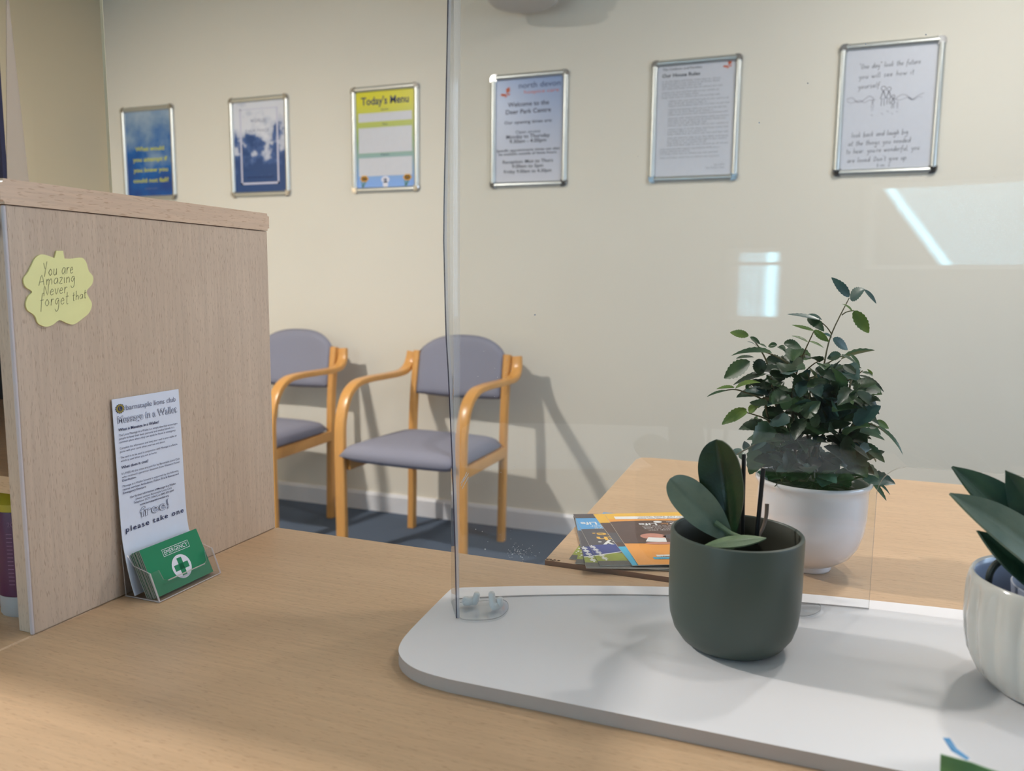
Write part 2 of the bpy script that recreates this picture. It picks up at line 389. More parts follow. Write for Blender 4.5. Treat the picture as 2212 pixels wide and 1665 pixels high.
# ================================================================== ROOM
def struct(name, a, b, m): o = boxobj(name, a, b, m); return tag(o, kind='structure')
WY = 3.219
struct('floor', (-3.5, -2.1, -.05), (2.6, WY+.05, 0), CARPET)
struct('ceiling', (-3.5, -2.1, 2.5), (2.6, WY+.05, 2.55), CEIL)
struct('wall_back', (-3.55, WY, 0), (2.65, WY+.1, 2.5), WALL)
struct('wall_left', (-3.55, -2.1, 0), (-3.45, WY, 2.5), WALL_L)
struct('wall_right', (2.6, -2.1, 0), (2.7, WY, 2.5), WALL)
w4 = tag(boxobj('window_4', (2.585, .37, .92), (2.598, 1.93, 1.98), mat('bright_daylight_pane', (200, 222, 255), .3, emis=((.6, .78, 1, 1), 4))), kind='structure')
bm = BM()
for a, b in (((.33, .88), (1.97, .92)), ((.33, 1.98), (1.97, 2.02)), ((.33, .88), (.37, 2.02)), ((1.93, .88), (1.97, 2.02)), ((1.13, .92), (1.17, 1.98))): box(bm, (2.57, a[0], a[1]), (2.6, b[0], b[1]))
finish('window_frame', bm, WHITEGLOSS, w4)
# wall behind the viewer: two openings that hold blinds, one for the added window
bm = BM()
WB = [(-3.45, 0, -2.15, 2.5), (-2.15, 0, -.55, .9), (-2.15, 2.1, -.55, 2.5), (-.55, 0, -.30, 2.5), (-.30, 0, 1.05, 1.15), (-.30, 1.52, 1.05, 2.5), (1.05, 0, 1.17, 2.5), (1.17, 0, 1.26, .91), (1.17, 1.25, 1.26, 2.5), (1.26, 0, 2.6, 2.5)]
for x0, z0, x1, z1 in WB: box(bm, (x0, -2.1, z0), (x1, -2.0, z1))
tag(finish('wall_front', bm, mat('dark_taupe_wall_paint', (96, 88, 84), .7)), kind='structure')
DAY = bpy.data.materials.new('daylight'); DAY.use_nodes = True; nt = DAY.node_tree; nt.nodes.clear()
em = nt.nodes.new('ShaderNodeEmission'); em.inputs[0].default_value = (.38, .80, 1, 1); em.inputs[1].default_value = 14
oo = nt.nodes.new('ShaderNodeOutputMaterial'); nt.links.new(em.outputs[0], oo.inputs[0])
BLIND = bpy.data.materials.new('blind_fabric'); BLIND.use_nodes = True; nt = BLIND.node_tree; nt.nodes.clear()
tl = nt.nodes.new('ShaderNodeBsdfTranslucent'); tl.inputs[0].default_value = (.13, .12, .14, 1); df = nt.nodes.new('ShaderNodeBsdfDiffuse'); df.inputs[0].default_value = (.7, .7, .68, 1)
nz = nt.nodes.new('ShaderNodeTexNoise'); nz.inputs['Scale'].default_value = 200
mx = nt.nodes.new('ShaderNodeMixShader'); mx.inputs[0].default_value = .5; oo = nt.nodes.new('ShaderNodeOutputMaterial')
nt.links.new(tl.outputs[0], mx.inputs[1]); nt.links.new(df.outputs[0], mx.inputs[2]); nt.links.new(mx.outputs[0], oo.inputs[0])
def window(n, x0, x1, z0, z1, slats):
    w_ = tag(boxobj('window_%d' % n, (x0, -2.052, z0), (x1, -2.047, z1), DAY), kind='structure')
    bm = BM()
    for a, b in (((x0, z0), (x1, z0+.02)), ((x0, z1-.02), (x1, z1)), ((x0, z0), (x0+.012, z1)), ((x1-.012, z0), (x1, z1))):
        box(bm, (a[0], -2.046, a[1]), (b[0], -2.03, b[1]))
    finish('window_frame', bm, WHITEGLOSS, w_)
    bm = BM()
    for a, b, lean in slats:
        v = [bm.verts.new(p) for p in ((a, -2.037, z0), (b, -2.043, z0), (b+lean, -2.043, z1), (a+lean, -2.037, z1))]
        bm.faces.new(v)
    bl = finish('blind', bm, BLIND, w_)
    return w_
sl = [(.920-.0126-.0125*i, .920-.0125*i, .10) for i in range(98)]
window(1, -.30, 1.05, 1.15, 1.52, sl)
bm = BM(); v = [bm.verts.new(p) for p in ((.932, -2.038, 1.15), (1.05, -2.038, 1.15), (1.05, -2.038, 1.52), (1.032, -2.038, 1.52))]; bm.faces.new(v)
finish('reflection_mask', bm, mat('dark_taupe_wall_paint', (96, 88, 84)), bpy.data.objects['window_1'])  # unseen panel added to trim the bright strip mirrored in the screen
window(2, 1.17, 1.26, .91, 1.25, [(1.203+.0125*i, 1.2156+.0125*i, 0) for i in range(5)])
bm = BM(); box(bm, (1.17, -2.04, 1.17), (1.26, -2.03, 1.185)); finish('glazing_bar', bm, mat('dark_taupe_wall_paint', (96, 88, 84)), bpy.data.objects['window_2'])
added_win = window(3, -2.15, -.55, .9, 2.1, [(-2.14+.1*i, -2.05+.1*i, 0) for i in range(16)])  # added window, made up to carry the daylight fill

# baseboards
bm = BM()
prism(bm, [(WY, 0), (WY-.018, 0), (WY-.018, .075), (WY-.010, .087), (WY, .087)], 'x', -3.45, 2.6)
tag(finish('baseboard_back', recalc(bm), WHITEGLOSS), kind='structure')
bm = BM(); prism(bm, [(-3.45, 0), (-3.432, 0), (-3.432, .075), (-3.44, .087), (-3.45, .087)], 'y', -2.0, WY-.02)
tag(finish('baseboard_left', recalc(bm), WHITEGLOSS), kind='structure')

# recessed ceiling fittings (the lamps themselves)
LAMPEM = mat('lamp_diffuser', (255, 240, 215), .5, emis=((1, .88, .7, 1), 6))
for (x, y), lab in (((-2.45, .75), 'round recessed ceiling lamp over the left of the waiting area'), ((.42, 1.12), 'round recessed ceiling lamp above the counter edge'), ((.62, 2.25), 'round recessed ceiling lamp above the visitor table'), ((-1.2, -.6), 'round recessed ceiling lamp behind the viewer')):
    t = thing('ceiling_lamp', (x, y, 2.5), lab, 'lamp', 'recessed ceiling lamps')
    bm = BM(); lathe(bm, [(.10, 2.5), (.12, 2.5), (.12, 2.485), (.10, 2.485)], (x, y), 40); finish('rim', bm, WHITEGLOSS, t, True)
    bm = BM(); lathe(bm, [(.099, 2.499), (.099, 2.492)], (x, y), 32); finish('diffuser', bm, LAMPEM, t)

# ================================================================== SNAP FRAMES AND POSTERS
PAPERP = mat('poster_paper', (208, 210, 219), .35)
FR = 3.219
def snap_frame(xc, z0, label, art, kx=.34, kz=.462):
    x0, x1, z1 = xc-kx/2, xc+kx/2, z0+kz
    t = thing('poster_frame', (xc, FR, z0), label, 'picture frame', 'silver snap frames in a row on the cream wall')
    w = .024
    def rail(name, p, q, axis):
        sect = [(-w/2, 0), (-w/2, .004), (-w*.3, .010), (0, .0125), (w*.3, .010), (w/2, .004), (w/2, 0)]
        bm = BM(); rows = []
        for e in (p, q):
            if axis == 'x': rows.append([bm.verts.new((e[0], FR-.002-b, e[1]+a)) for a, b in sect])
            else: rows.append([bm.verts.new((e[0]+a, FR-.002-b, e[1])) for a, b in sect])
        n = len(sect)
        for j in range(n): bm.faces.new((rows[0][j], rows[0][(j+1) % n], rows[1][(j+1) % n], rows[1][j]))
        bm.faces.new(rows[0]); bm.faces.new(rows[1]); recalc(bm)
        finish(name, bm, ALU, t, True, 60)
    rail('frame_rail', (x0+.02, z0+w/2), (x1-.02, z0+w/2), 'x'); rail('frame_rail', (x0+.02, z1-w/2), (x1-.02, z1-w/2), 'x')
    rail('frame_rail', (x0+w/2, z0+.02), (x0+w/2, z1-.02), 'z'); rail('frame_rail', (x1-w/2, z0+.02), (x1-w/2, z1-.02), 'z')
    for cx, cz, sx, sz in ((x0, z0, 1, 1), (x1, z0, -1, 1), (x0, z1, 1, -1), (x1, z1, -1, -1)):
        bm = BM(); cxx, czz = cx+sx*.0155, cz+sz*.0155
        out = []
        for k in range(9):
            a = math.pi/2*k/8; out.append((cxx-sx*.0165*math.cos(a), czz-sz*.0165*math.sin(a)))
        out += [(cx+sx*.0265, cz-sz*.001), (cx+sx*.0265, cz+sz*.0245), (cx-sx*.001, cz+sz*.0265)]
        out = out[:9]+[(cx+sx*.0265, cz-sz*.001), (cx+sx*.0265, cz+sz*.0265), (cx-sx*.001, cz+sz*.0265)]
        prism(bm, out, 'y', FR-.014, FR-.001); recalc(bm)
        bmesh.ops.bevel(bm, geom=[e for e in bm.edges if all(v.co.y < FR-.01 for v in e.verts)], offset=.004, segments=3, affect='EDGES')
        finish('corner_cap', bm, CHROME, t, True)
    pr = Print((x0+.02, FR-.003, z0+.02), (1, 0, 0), (0, 0, 1), step=.0003, base=.0)
    W, H = kx-.04, kz-.04
    art(pr, W, H)
    # paper sheet itself behind the ink
    v = [pr.bm.verts.new((a, FR-.001, b)) for a, b in ((x0+.018, z0+.018), (x1-.018, z0+.018), (x1-.018, z1-.018), (x0+.018, z1-.018))]
    pr.bm.faces.new(v).material_index = pr.mi(PAPERP)
    finish('poster', pr.bm, pr.mats, t)
    return t

def skymat(name, ramp, scale, seed, zc0, zc1, grad):
    """blue sky with clouds for a printed poster, in the poster's own coordinates"""
    m = bpy.data.materials.new(name); m.use_nodes = True; nt = m.node_tree; L = nt.links.new; b = nt.nodes['Principled BSDF']; b.inputs['Roughness'].default_value = .3
    tc = nt.nodes.new('ShaderNodeTexCoord'); mp = nt.nodes.new('ShaderNodeMapping'); mp.inputs['Location'].default_value = (seed, 0, seed*.7)
    n = nt.nodes.new('ShaderNodeTexNoise'); n.inputs['Scale'].default_value = scale; n.inputs['Detail'].default_value = 4; n.inputs['Roughness'].default_value = .5
    L(tc.outputs['Object'], mp.inputs[0]); L(mp.outputs[0], n.inputs['Vector'])
    sx = nt.nodes.new('ShaderNodeSeparateXYZ'); L(tc.outputs['Object'], sx.inputs[0])
    mr = nt.nodes.new('ShaderNodeMapRange'); mr.inputs[1].default_value = zc0; mr.inputs[2].default_value = zc1; mr.inputs[3].default_value = -grad; mr.inputs[4].default_value = grad
    L(sx.outputs['Z'], mr.inputs[0]); ad = nt.nodes.new('ShaderNodeMath'); L(n.outputs['Fac'], ad.inputs[0]); L(mr.outputs[0], ad.inputs[1])
    r = nt.nodes.new('ShaderNodeValToRGB'); e = r.color_ramp.elements
    e[0].position, e[0].color = ramp[0][0], srgb(*ramp[0][1]); e[1].position, e[1].color = ramp[-1][0], srgb(*ramp[-1][1])
    for p, c in ramp[1:-1]: q = e.new(p); q.color = srgb(*c)
    L(ad.outputs[0], r.inputs[0]); L(r.outputs[0], b.inputs['Base Color']); return m
YEL = mat('poster_yellow', (205, 205, 70), .4)
def art_attempt(p, W, H):
    p.rect(0, 0, W, H, skymat('poster_blue_sky', [(.22, (30, 70, 140)), (.45, (14, 96, 172)), (.62, (120, 150, 185)), (.85, (170, 188, 205))], 7, 3.1, .05, .42, .22)); p.layer()
    for i, (s, k) in enumerate((('What would', .62), ('you attempt if', .74), ('you knew you', .74), ('could not fail?', .76))):
        p.text(s, W*.52, H*(.535-.123*i), w=W*k, h=.021, m=YEL, bold=.02)
    p.text('unknown author', W*.52, H*.085, w=W*.28, m=INKGREY)
def art_clouds(p, W, H):
    p.rect(0, 0, W, H, skymat('poster_storm_clouds', [(.40, (38, 74, 128)), (.48, (74, 104, 160)), (.53, (190, 196, 214)), (.66, (222, 224, 234))], 11, 9.3, .0, .47, .32)); p.layer()
    m = mat('poster_pale_line', (206, 206, 226), .4)
    x0, x1, y0, y1 = W*.13, W*.86, H*.09, H*.92
    for a, b, c, d in ((x0, y0, x1, y0+.009), (x0, y0, x0+.009, y1), (x1-.009, y0, x1, y1), (x0, y1-.004, x1, y1)): p.rect(a, b, c, d, m)
    p.layer(); p.text('WORLD', W*.48, H*.77, w=W*.28, h=.016, m=INKGREY, spacing=1.3); p.text('CALM PEACE', W*.46, H*.665, w=W*.44, h=.013, m=INKGREY, spacing=1.3)
    p.text('take a moment for yourself', W*.5, H*.16, w=W*.5, m=INKNAVY)
def gradmat(name, z0, z1, c0, c1, c2=None):
    m = bpy.data.materials.new(name); m.use_nodes = True; nt = m.node_tree; L = nt.links.new; b = nt.nodes['Principled BSDF']; b.inputs['Roughness'].default_value = .3
    tc = nt.nodes.new('ShaderNodeTexCoord'); sx = nt.nodes.new('ShaderNodeSeparateXYZ'); L(tc.outputs['Object'], sx.inputs[0])
    mr = nt.nodes.new('ShaderNodeMapRange'); mr.inputs[1].default_value = z0; mr.inputs[2].default_value = z1; L(sx.outputs['Z'], mr.inputs[0])
    r = nt.nodes.new('ShaderNodeValToRGB'); r.color_ramp.elements[0].color = srgb(*c0); r.color_ramp.elements[1].color = srgb(*c1)
    if c2: q = r.color_ramp.elements.new(.5); q.color = srgb(*c2)
    L(mr.outputs[0], r.inputs[0]); L(r.outputs[0], b.inputs['Base Color']); return m
def art_menu(p, W, H):
    p.rect(0, 0, W, H, gradmat('menu_ground', .05, .40, (130, 172, 236), (222, 214, 40), (150, 180, 120))); p.layer()
    p.text("Today's Menu", W*.5, H*.86, w=W*.80, h=.034, m=INKNAVY, bold=.02)
    for s, y in (('Starter', .795), ('Main', .645), ('Dessert', .335)): p.text(s, W*.5, H*y, h=.010, m=INKNAVY)
    for y0, y1 in ((.685, .775), (.365, .625), (.125, .315)): p.rect(W*.05, H*y0, W*.95, H*y1, PAPERP)
    p.layer(); st = mat('daffodil_green', (70, 130, 110), .5); pe = mat('daffodil_orange', (232, 172, 70), .5)
    for cx in (.14, .87):
        for dx in (-.05, 0, .04): p.stroke([(W*(cx-.03), H*.01), (W*(cx+dx), H*.085)], .004, st, 0)
    p.disc(W*.5, H*.085, W*.07, H*.035, WHITEINK); p.disc(W*.5, H*.035, W*.045, H*.035, WHITEINK)
    p.layer()
    for cx in (.14, .87):
        for k in range(6): a = k*math.pi/3; p.disc(W*cx+.012*math.cos(a), H*.10+.008*math.sin(a), .010, .007, pe, 10)
    p.layer(); p.disc(W*.5, H*.085, W*.03, H*.015, INKGREY)
ORNG = mat('butterfly_orange', (200, 96, 60), .5)
def butterfly(p, x, y, s):
    for pts in ([(0, 0), (-.2, .9), (.55, 1.3), (.7, .5)], [(0, 0), (-1.1, .15), (-1.3, -.2), (-.4, -.45)], [(0, 0), (.5, -.35), (.75, .1)], [(0, 0), (-.4, -.7), (.1, -.5)]):
        p.poly([(x+a*s, y+b*s) for a, b in pts], ORNG)
def art_opening(p, W, H):
    p.rect(0, 0, W, H, gradmat('opening_ground', .02, .44, (208, 208, 218), (132, 156, 200), (178, 186, 208))); p.layer()
    butterfly(p, W*.17, H*.86, .022)
    p.text('north devon', W*.65, H*.905, w=W*.6, h=.022, m=INKNAVY); p.text('hospice care', W*.68, H*.85, w=W*.5, h=.014, m=ORNG)
    L_ = [('Welcome to the', .735, .6, .018, 1), ('Deer Park Centre', .665, .66, .018, 1), ('Our opening times are:', .57, .7, .013, 1), ('Open access', .475, .36, .013, 0), ('Monday to Thursday', .43, .64, .015, 1), ('9.30am - 4.00pm', .385, .54, .015, 1),
          ('Specific appointments times can also', .305, .93, .011, 1), ('be available outside of these hours.', .27, .86, .011, 1), ('Reception: Mon to Thurs', .19, .74, .014, 1), ('9.00am to 5pm', .145, .46, .014, 1), ('Friday 9.00am to 4.30pm', .095, .7, .014, 1)]
    for s, y, k, h, b in L_: p.text(s, W*.49, H*y, w=W*k, h=h, m=INK, bold=.012*b)
def art_rules(p, W, H):
    p.rect(0, 0, W, H, PAPERP); p.layer(); butterfly(p, W*.9, H*.955, .016)
    g = mat('small_print_ink', (150, 152, 160), .5)
    p.text('The Children and Families', W*.07, H*.955, w=W*.5, h=.009, m=INK, align='L'); p.text('Our House Rules', W*.07, H*.895, w=W*.48, h=.013, m=INK, align='L', bold=.02)
    words = 'please treat everyone with respect and kindness while you are here we ask that all visitors sign in at the desk and keep noise low so others can rest and feel safe in our centre at all times thank you for your help'.split()
    r2 = random.Random(3); y = .85; i = 0
    while y > .16:
        gap = i in (3, 6, 9, 12, 16, 19, 23, 26, 29)
        ind = .16 if .27 < y < .70 else .07
        k = r2.uniform(.35, .6) if (i+1) in (3, 6, 9, 12, 16, 19, 23, 26, 29) else r2.uniform(.72, .8)
        a = r2.randrange(len(words)-12); p.text(' '.join(words[a:a+10])[:52 if k > .6 else 30], W*ind, H*y, w=W*min(k, .93-ind), h=.0075, m=g, align='L')
        y -= .034 if gap else .0215; i += 1
    p.text('April 2021', W*.9, H*.09, h=.007, m=g, align='R'); p.text('Day Centre Team', W*.9, H*.065, h=.007, m=g, align='R')
def art_hand(p, W, H):
    p.rect(0, 0, W, H, PAPERP); p.layer(); k = mat('felt_pen', (118, 118, 128), .6); k2 = mat('felt_pen_faint', (180, 180, 190), .6)
    for s, x, y, w in (('"One day" look the future', .16, .835, .66), ('you will see how it', .16, .755, .60), ('yourself', .16, .675, .24), ('look back and laugh big', .12, .275, .62),
                       ('at the things you needed', .09, .205, .68), ("to hear. You're wonderful, you", .07, .140, .80), ("are loved. Don't give up.", .09, .065, .66)):
        s = s.replace("You", "you"); p.hand(s, W*x, H*(y), .009, .0017, k, slope=.02, w=W*w)
    p.hand('kim x', W*.42, H*.022, .007, .0014, k, w=W*.15)
    for x0, sg in ((.04, 1), (.56, 1)):
        p.stroke([(W*(x0+.07*j*.9), H*(.585+.025*math.sin(j*1.9+x0*9))) for j in range(6)], .004, k2); p.stroke([(W*(x0+.05*j), H*(.57+.012*math.cos(j*2.3))) for j in range(7)], .003, k2)
    for x, y, s, m in ((.44, .60, 1.25, k), (.50, .60, 1.1, k), (.33, .53, .7, k2), (.55, .55, .85, k), (.60, .52, .45, k2)):
        X, Y = W*x, H*y
        p.stroke([(X+.006*s*math.cos(a*.9), Y+.022*s+.006*s*math.sin(a*.9)) for a in range(8)], .002, m)
        p.stroke([(X, Y+.016*s), (X-.007*s, Y-.006*s), (X+.007*s, Y-.006*s), (X, Y+.016*s)], .003, m, 0)
        p.stroke([(X-.003*s, Y-.006*s), (X-.004*s, Y-.026*s)], .002, m, 0); p.stroke([(X+.003*s, Y-.006*s), (X+.004*s, Y-.026*s)], .002, m, 0)
        p.stroke([(X-.004, Y-.045*s), (X+.004, Y-.05*s)], .003, k2, 0)
ARTS = [('silver framed blue sky poster with yellow quote, leftmost on the cream wall', art_attempt),
        ('silver framed poster of dark blue and white clouds with thin border line', art_clouds),
        ("silver framed yellow and blue Today's Menu poster with blank white boxes", art_menu),
        ('silver framed pale blue notice of opening times with orange butterfly, top left', art_opening),
        ('silver framed white sheet of dense grey small print with tiny butterfly', art_rules),
        ('silver framed white sheet with handwritten lines and small figure drawing, rightmost on the wall', art_hand)]
for i, (lab, fn) in enumerate(ARTS): snap_frame(-3.185+.6775*i, 1.472, lab, fn)

# ================================================================== WALL LIGHT at the top of the picture
WLx = -1.115
t = thing('wall_light', (WLx, 3.1, 2.13), 'round tiered grey and white wall light above the opening times notice', 'lamp')
GREYP = mat('grey_ribbed_metal', (128, 124, 120), .5); PALEP = mat('pale_lamp_trim', (196, 190, 184), .4)
bm = BM(); lathe(bm, [(.140, 2.182), (.156, 2.184), (.162, 2.190), (.162, 2.20), (.155, 2.203), (.168, 2.212), (.168, 2.222), (.16, 2.226), (.173, 2.235), (.173, 2.26), (.1, 2.27)], (WLx, 3.03), 48); finish('ribbed_body', recalc(bm), GREYP, t, True, 50)
bm = BM(); lathe(bm, [(.0, 2.143), (.10, 2.140), (.126, 2.144), (.137, 2.154), (.138, 2.168), (.120, 2.172), (.118, 2.184)], (WLx, 3.03), 48); finish('rim', recalc(bm), PALEP, t, True, 50)
boxobj('wall_bracket', (WLx-.05, 3.10, 2.2), (WLx+.05, WY, 2.26), GREYP, t)

# ================================================================== CHAIRS
def make_chair(label):
    t = thing('armchair', (0, 0, 0), label, 'chair', 'grey and beech armchairs along the wall')
    strip = rrect(.045, .023, .006, 2)
    for s in (-1, 1):
        bm = BM(); P = [(.262, -.245, 0), (.262, -.247, .25), (.262, -.248, .45), (.262, -.240, .55), (.262, -.205, .63), (.262, -.145, .672), (.262, -.06, .683), (.262, .07, .683), (.262, .17, .684), (.260, .225, .694), (.256, .258, .722), (.250, .272, .772)]
        sweep(bm, catmull([(s*a, b, c) for a, b, c in P], 5), strip, side=(1, 0, 0)); finish('arm_and_front_leg', recalc(bm), CHAIRWOOD, t, True, 40)
        bm = BM(); P = [(.217, .205, 0), (.217, .212, .2), (.217, .218, .42), (.216, .232, .6), (.214, .262, .778)]
        sweep(bm, catmull([(s*a, b, c) for a, b, c in P], 4), rrect(.030, .036, .007, 2), side=(1, 0, 0)); finish('rear_leg', recalc(bm), CHAIRWOOD, t, True, 40)
        bm = BM(); sweep(bm, [(s*.238, -.235, .372), (s*.226, .20, .382)], rrect(.022, .045, .004, 2), side=(1, 0, 0)); finish('side_rail', recalc(bm), CHAIRWOOD, t, True, 40)
    # seat pad
    bm = BM(); N, Mv = 22, 20; top = []; bot = []
    def sup(u, v): # rounded rectangle mapping
        return u, v
    rows = []
    for j in range(Mv+1):
        v = -1+2*j/Mv; row = []
        for i in range(N+1):
            u = -1+2*i/N
            hw = .254-.024*(v+1)/2
            k = (1-.5*max(0, abs(u)-.75)**2*6*max(0, abs(v)-.75)**0) if False else 1
            cu = math.copysign(abs(u)**.9, u)
            x = cu*hw*(1-.03*max(0, abs(v)-.8)/.2*abs(u)); y = -.294+(.482)*(v+1)/2+(.012*u*u if v < 0 else 0)*(-v if v < 0 else 0)
            e = (1-abs(u)**8)*(1-abs(v)**8); z = .412+.046*max(0, e)**.45+.006*(1-u*u)*(1-v*v)
            row.append(bm.verts.new((x, y, z)))
        rows.append(row)
    low = [[bm.verts.new((v.co.x*.965, v.co.y*.965 if True else 0, .412-(v.co.z-.412)*.6)) if 0 < i < N and 0 < j < Mv else v for i, v in enumerate(r)] for j, r in enumerate(rows)]
    for j in range(Mv):
        for i in range(N):
            bm.faces.new((rows[j][i], rows[j][i+1], rows[j+1][i+1], rows[j+1][i])); bm.faces.new((low[j][i], low[j+1][i], low[j+1][i+1], low[j][i+1]))
    finish('seat', recalc(bm), FABRIC, t, True, 180)
    # backrest pad
    bm = BM(); N, Mv = 24, 16; fr = []; bk = []
    for j in range(Mv+1):
        v = j/Mv; a = []; b = []
        for i in range(N+1):
            u = -1+2*i/N; zt = .775+.078*(1-abs(u)**2.6)**.75; zb = .598-.010*(1-u*u)
            z = zb+(zt-zb)*v; y0 = .222+.07*(z-.6)/.2*.55+.022*(1-u*u)
            e = max(0, (1-abs(u)**10)*(1-abs(2*v-1)**10))**.5
            x = u*.205*(1-.0*v)
            if e < 1e-6: q = bm.verts.new((x, y0, z)); a.append(q); b.append(q)
            else: a.append(bm.verts.new((x, y0-.020*e, z))); b.append(bm.verts.new((x, y0+.018*e, z)))
        fr.append(a); bk.append(b)
    for j in range(Mv):
        for i in range(N):
            bm.faces.new((fr[j][i], fr[j][i+1], fr[j+1][i+1], fr[j+1][i])); bm.faces.new((bk[j][i], bk[j+1][i], bk[j+1][i+1], bk[j][i+1]))
    finish('backrest', recalc(bm), FABRIC, t, True, 180)
    return t
def dup(t, loc, rz, label):
    r = t.copy(); COL.objects.link(r); r.location = loc; r.rotation_euler = (0, 0, rz); r['label'] = label
    for ch in [c for c in COL.objects if c.parent == t]:
        c = ch.copy(); COL.objects.link(c); c.parent = r
    return r
ch = make_chair('grey upholstered beech armchair standing in full view beneath the menu poster, behind the screen edge')
ch2 = dup(ch, (-2.250, 2.835, 0), math.radians(-2), 'grey upholstered beech armchair half hidden behind the beech side panel')
ch.location = (-1.408, 2.825, 0); ch.rotation_euler = (0, 0, math.radians(-3))

# ================================================================== COUNTER, LEFT UNIT, VISITOR TABLE
t = thing('reception_counter', (.2, .45, 0), 'beech laminate reception counter running across the foreground', 'counter')
bm = BM(); box(bm, (-.6855, -.02, .702), (1.3, .894, .73), .0015, 1); finish('worktop', bm, WOODX, t)
boxobj('back_panel', (-.66, .855, 0), (1.28, .873, .702), WOODZ, t); boxobj('end_panel', (-.66, .05, 0), (-.642, .855, .702), WOODZ, t); boxobj('end_panel', (1.26, .05, 0), (1.278, .855, .702), WOODZ, t)
t = thing('side_counter', (-1.2, .45, 0), 'beech side counter carrying the pigeonhole cabinet, left of the long seam', 'counter')
bm = BM(); box(bm, (-1.75, -.02, .702), (-.6865, .894, .73), .0015, 1); finish('worktop', bm, WOODX, t)
boxobj('end_panel', (-.72, .05, 0), (-.702, .87, .702), WOODZ, t); boxobj('end_panel', (-1.73, .05, 0), (-1.712, .87, .702), WOODZ, t)
t = thing('visitor_table', (.5, 1.2, 0), 'beech visitor table with worn front corner, behind the counter at right', 'table')
bm = BM()
prism(bm, [(-.293, .8965), (1.3, .8965), (1.3, 1.527), (-.285, 1.532), (-.303, 1.525), (-.309, 1.505)], 'z', .710, .735, mi=0, mi_side=1)
finish('tabletop', recalc(bm), [WOODX, EDGEBROWN], t)
bm = BM(); r3 = random.Random(5)
for k in range(16):
    x = -.293+r3.uniform(0, .016); y = .8975+r3.uniform(0, .003); s = r3.uniform(.0006, .0016)
    box(bm, (x, y, .735-.001), (x+s*2, y+s, .735+s*.5))
finish('chipped_corner', bm, mat('chipped_chipboard', (96, 70, 50), .9), t)
for x in (-.27, 1.25): boxobj('end_panel', (x, .93, 0), (x+.018, 1.5, .71), WOODZ, t)

# ================================================================== PIGEONHOLE CABINET
PX = -.686
t = thing('pigeonhole_cabinet', (-1.1, .7, .73), 'open beech pigeonhole cabinet on the counter with thick top board', 'cabinet')
bm = BM(); box(bm, (PX-.022, .523, .73), (PX-.0015, .8905, 1.136), .001, 1); box(bm, (PX-.003, .5228, .7302), (PX, .8905, 1.136), .0012, 2)
finish('side_panel', bm, WOODZ, t)
bm = BM(); box(bm, (PX-.0040, .5205, .7303), (PX-.0002, .5230, 1.1355), .0008, 2); finish('edge_band', bm, mat('pale_edge_band', (205, 196, 200), .35), t)
boxobj('side_panel', (-1.50, .523, .73), (-1.478, .8905, 1.136), WOODZ, t)
bm = BM(); prism(bm, [(.517, 1.1365), (.893, 1.1365), (.893, 1.159), (.517, 1.159)], 'x', -1.52, PX+.0015); recalc(bm)
bmesh.ops.bevel(bm, geom=[e for e in bm.edges if abs(e.verts[0].co.x-e.verts[1].co.x) > .1], offset=.0035, segments=3, affect='EDGES'); finish('top_board', bm, WOODY, t, True)
boxobj('shelf', (-1.478, .53, .864), (PX-.022, .885, .881), WOODX, t)
boxobj('back_panel', (-1.478, .879, .7305), (PX-.022, .8895, 1.136), SHADE_IN, t)  # back coloured near black for the shade inside the cabinet

# blue tack
bm = BM(); c = V((-.703, .5175, 1.118)); bmesh.ops.create_uvsphere(bm, u_segments=24, v_segments=16, radius=.0085)
for v in bm.verts: v.co = c+V((v.co.x, v.co.y*.55, v.co.z*1.2))
tag(finish('sticky_tack', bm, mat('blue_tack', (70, 130, 210), .5, noise=.1), None, True), 'small round blue lump stuck on the front edge of the cabinet panel', 'tack')

# purple tube with pale foot in the lower pigeonhole
tx, ty = -.749, .570
t = thing('hand_cream_tube', (tx, ty, .73), 'purple tube with pale cap standing in the lowest pigeonhole', 'tube')
bm = BM(); lathe(bm, [(.027, .73), (.028, .732), (.028, .750), (.0275, .7515)], (tx, ty), 40); finish('cap', recalc(bm), mat('grey_white_cap', (176, 172, 172), .35), t, True)
bm = BM(); lathe(bm, [(.029, .7517), (.030, .753), (.030, .838), (.0295, .8395)], (tx, ty), 48); finish('body', recalc(bm), mat('purple_plastic', (82, 32, 70), .4), t, True)
bm = BM(); lathe(bm, [(.0293, .8397), (.029, .847), (.016, .861), (.012, .8625)], (tx, ty), 40); finish('shoulder', recalc(bm), mat('yellow_plastic', (172, 158, 40), .4), t, True)
bm = BM(); vs, fs = glyphs('2064'); nv = []
for v in vs:
    a = math.radians(-72)+(v.x*.0072)/.0302; nv.append(bm.verts.new((tx+.03025*math.cos(a), ty+.03025*math.sin(a), .825+v.y*.007)))
for f in fs:
    try: bm.faces.new([nv[i] for i in f])
    except ValueError: pass
for k in range(14):
    z = .817-.004*k
    for q in range(5):
        a0 = math.radians(-75+q*16); a1 = a0+math.radians(11)
        bm.faces.new([bm.verts.new((tx+.0302*math.cos(a), ty+.0302*math.sin(a), zz)) for a, zz in ((a0, z), (a1, z), (a1, z+.0009), (a0, z+.0009))])
finish('label_print', bm, mat('pink_print', (134, 92, 124), .5), t)

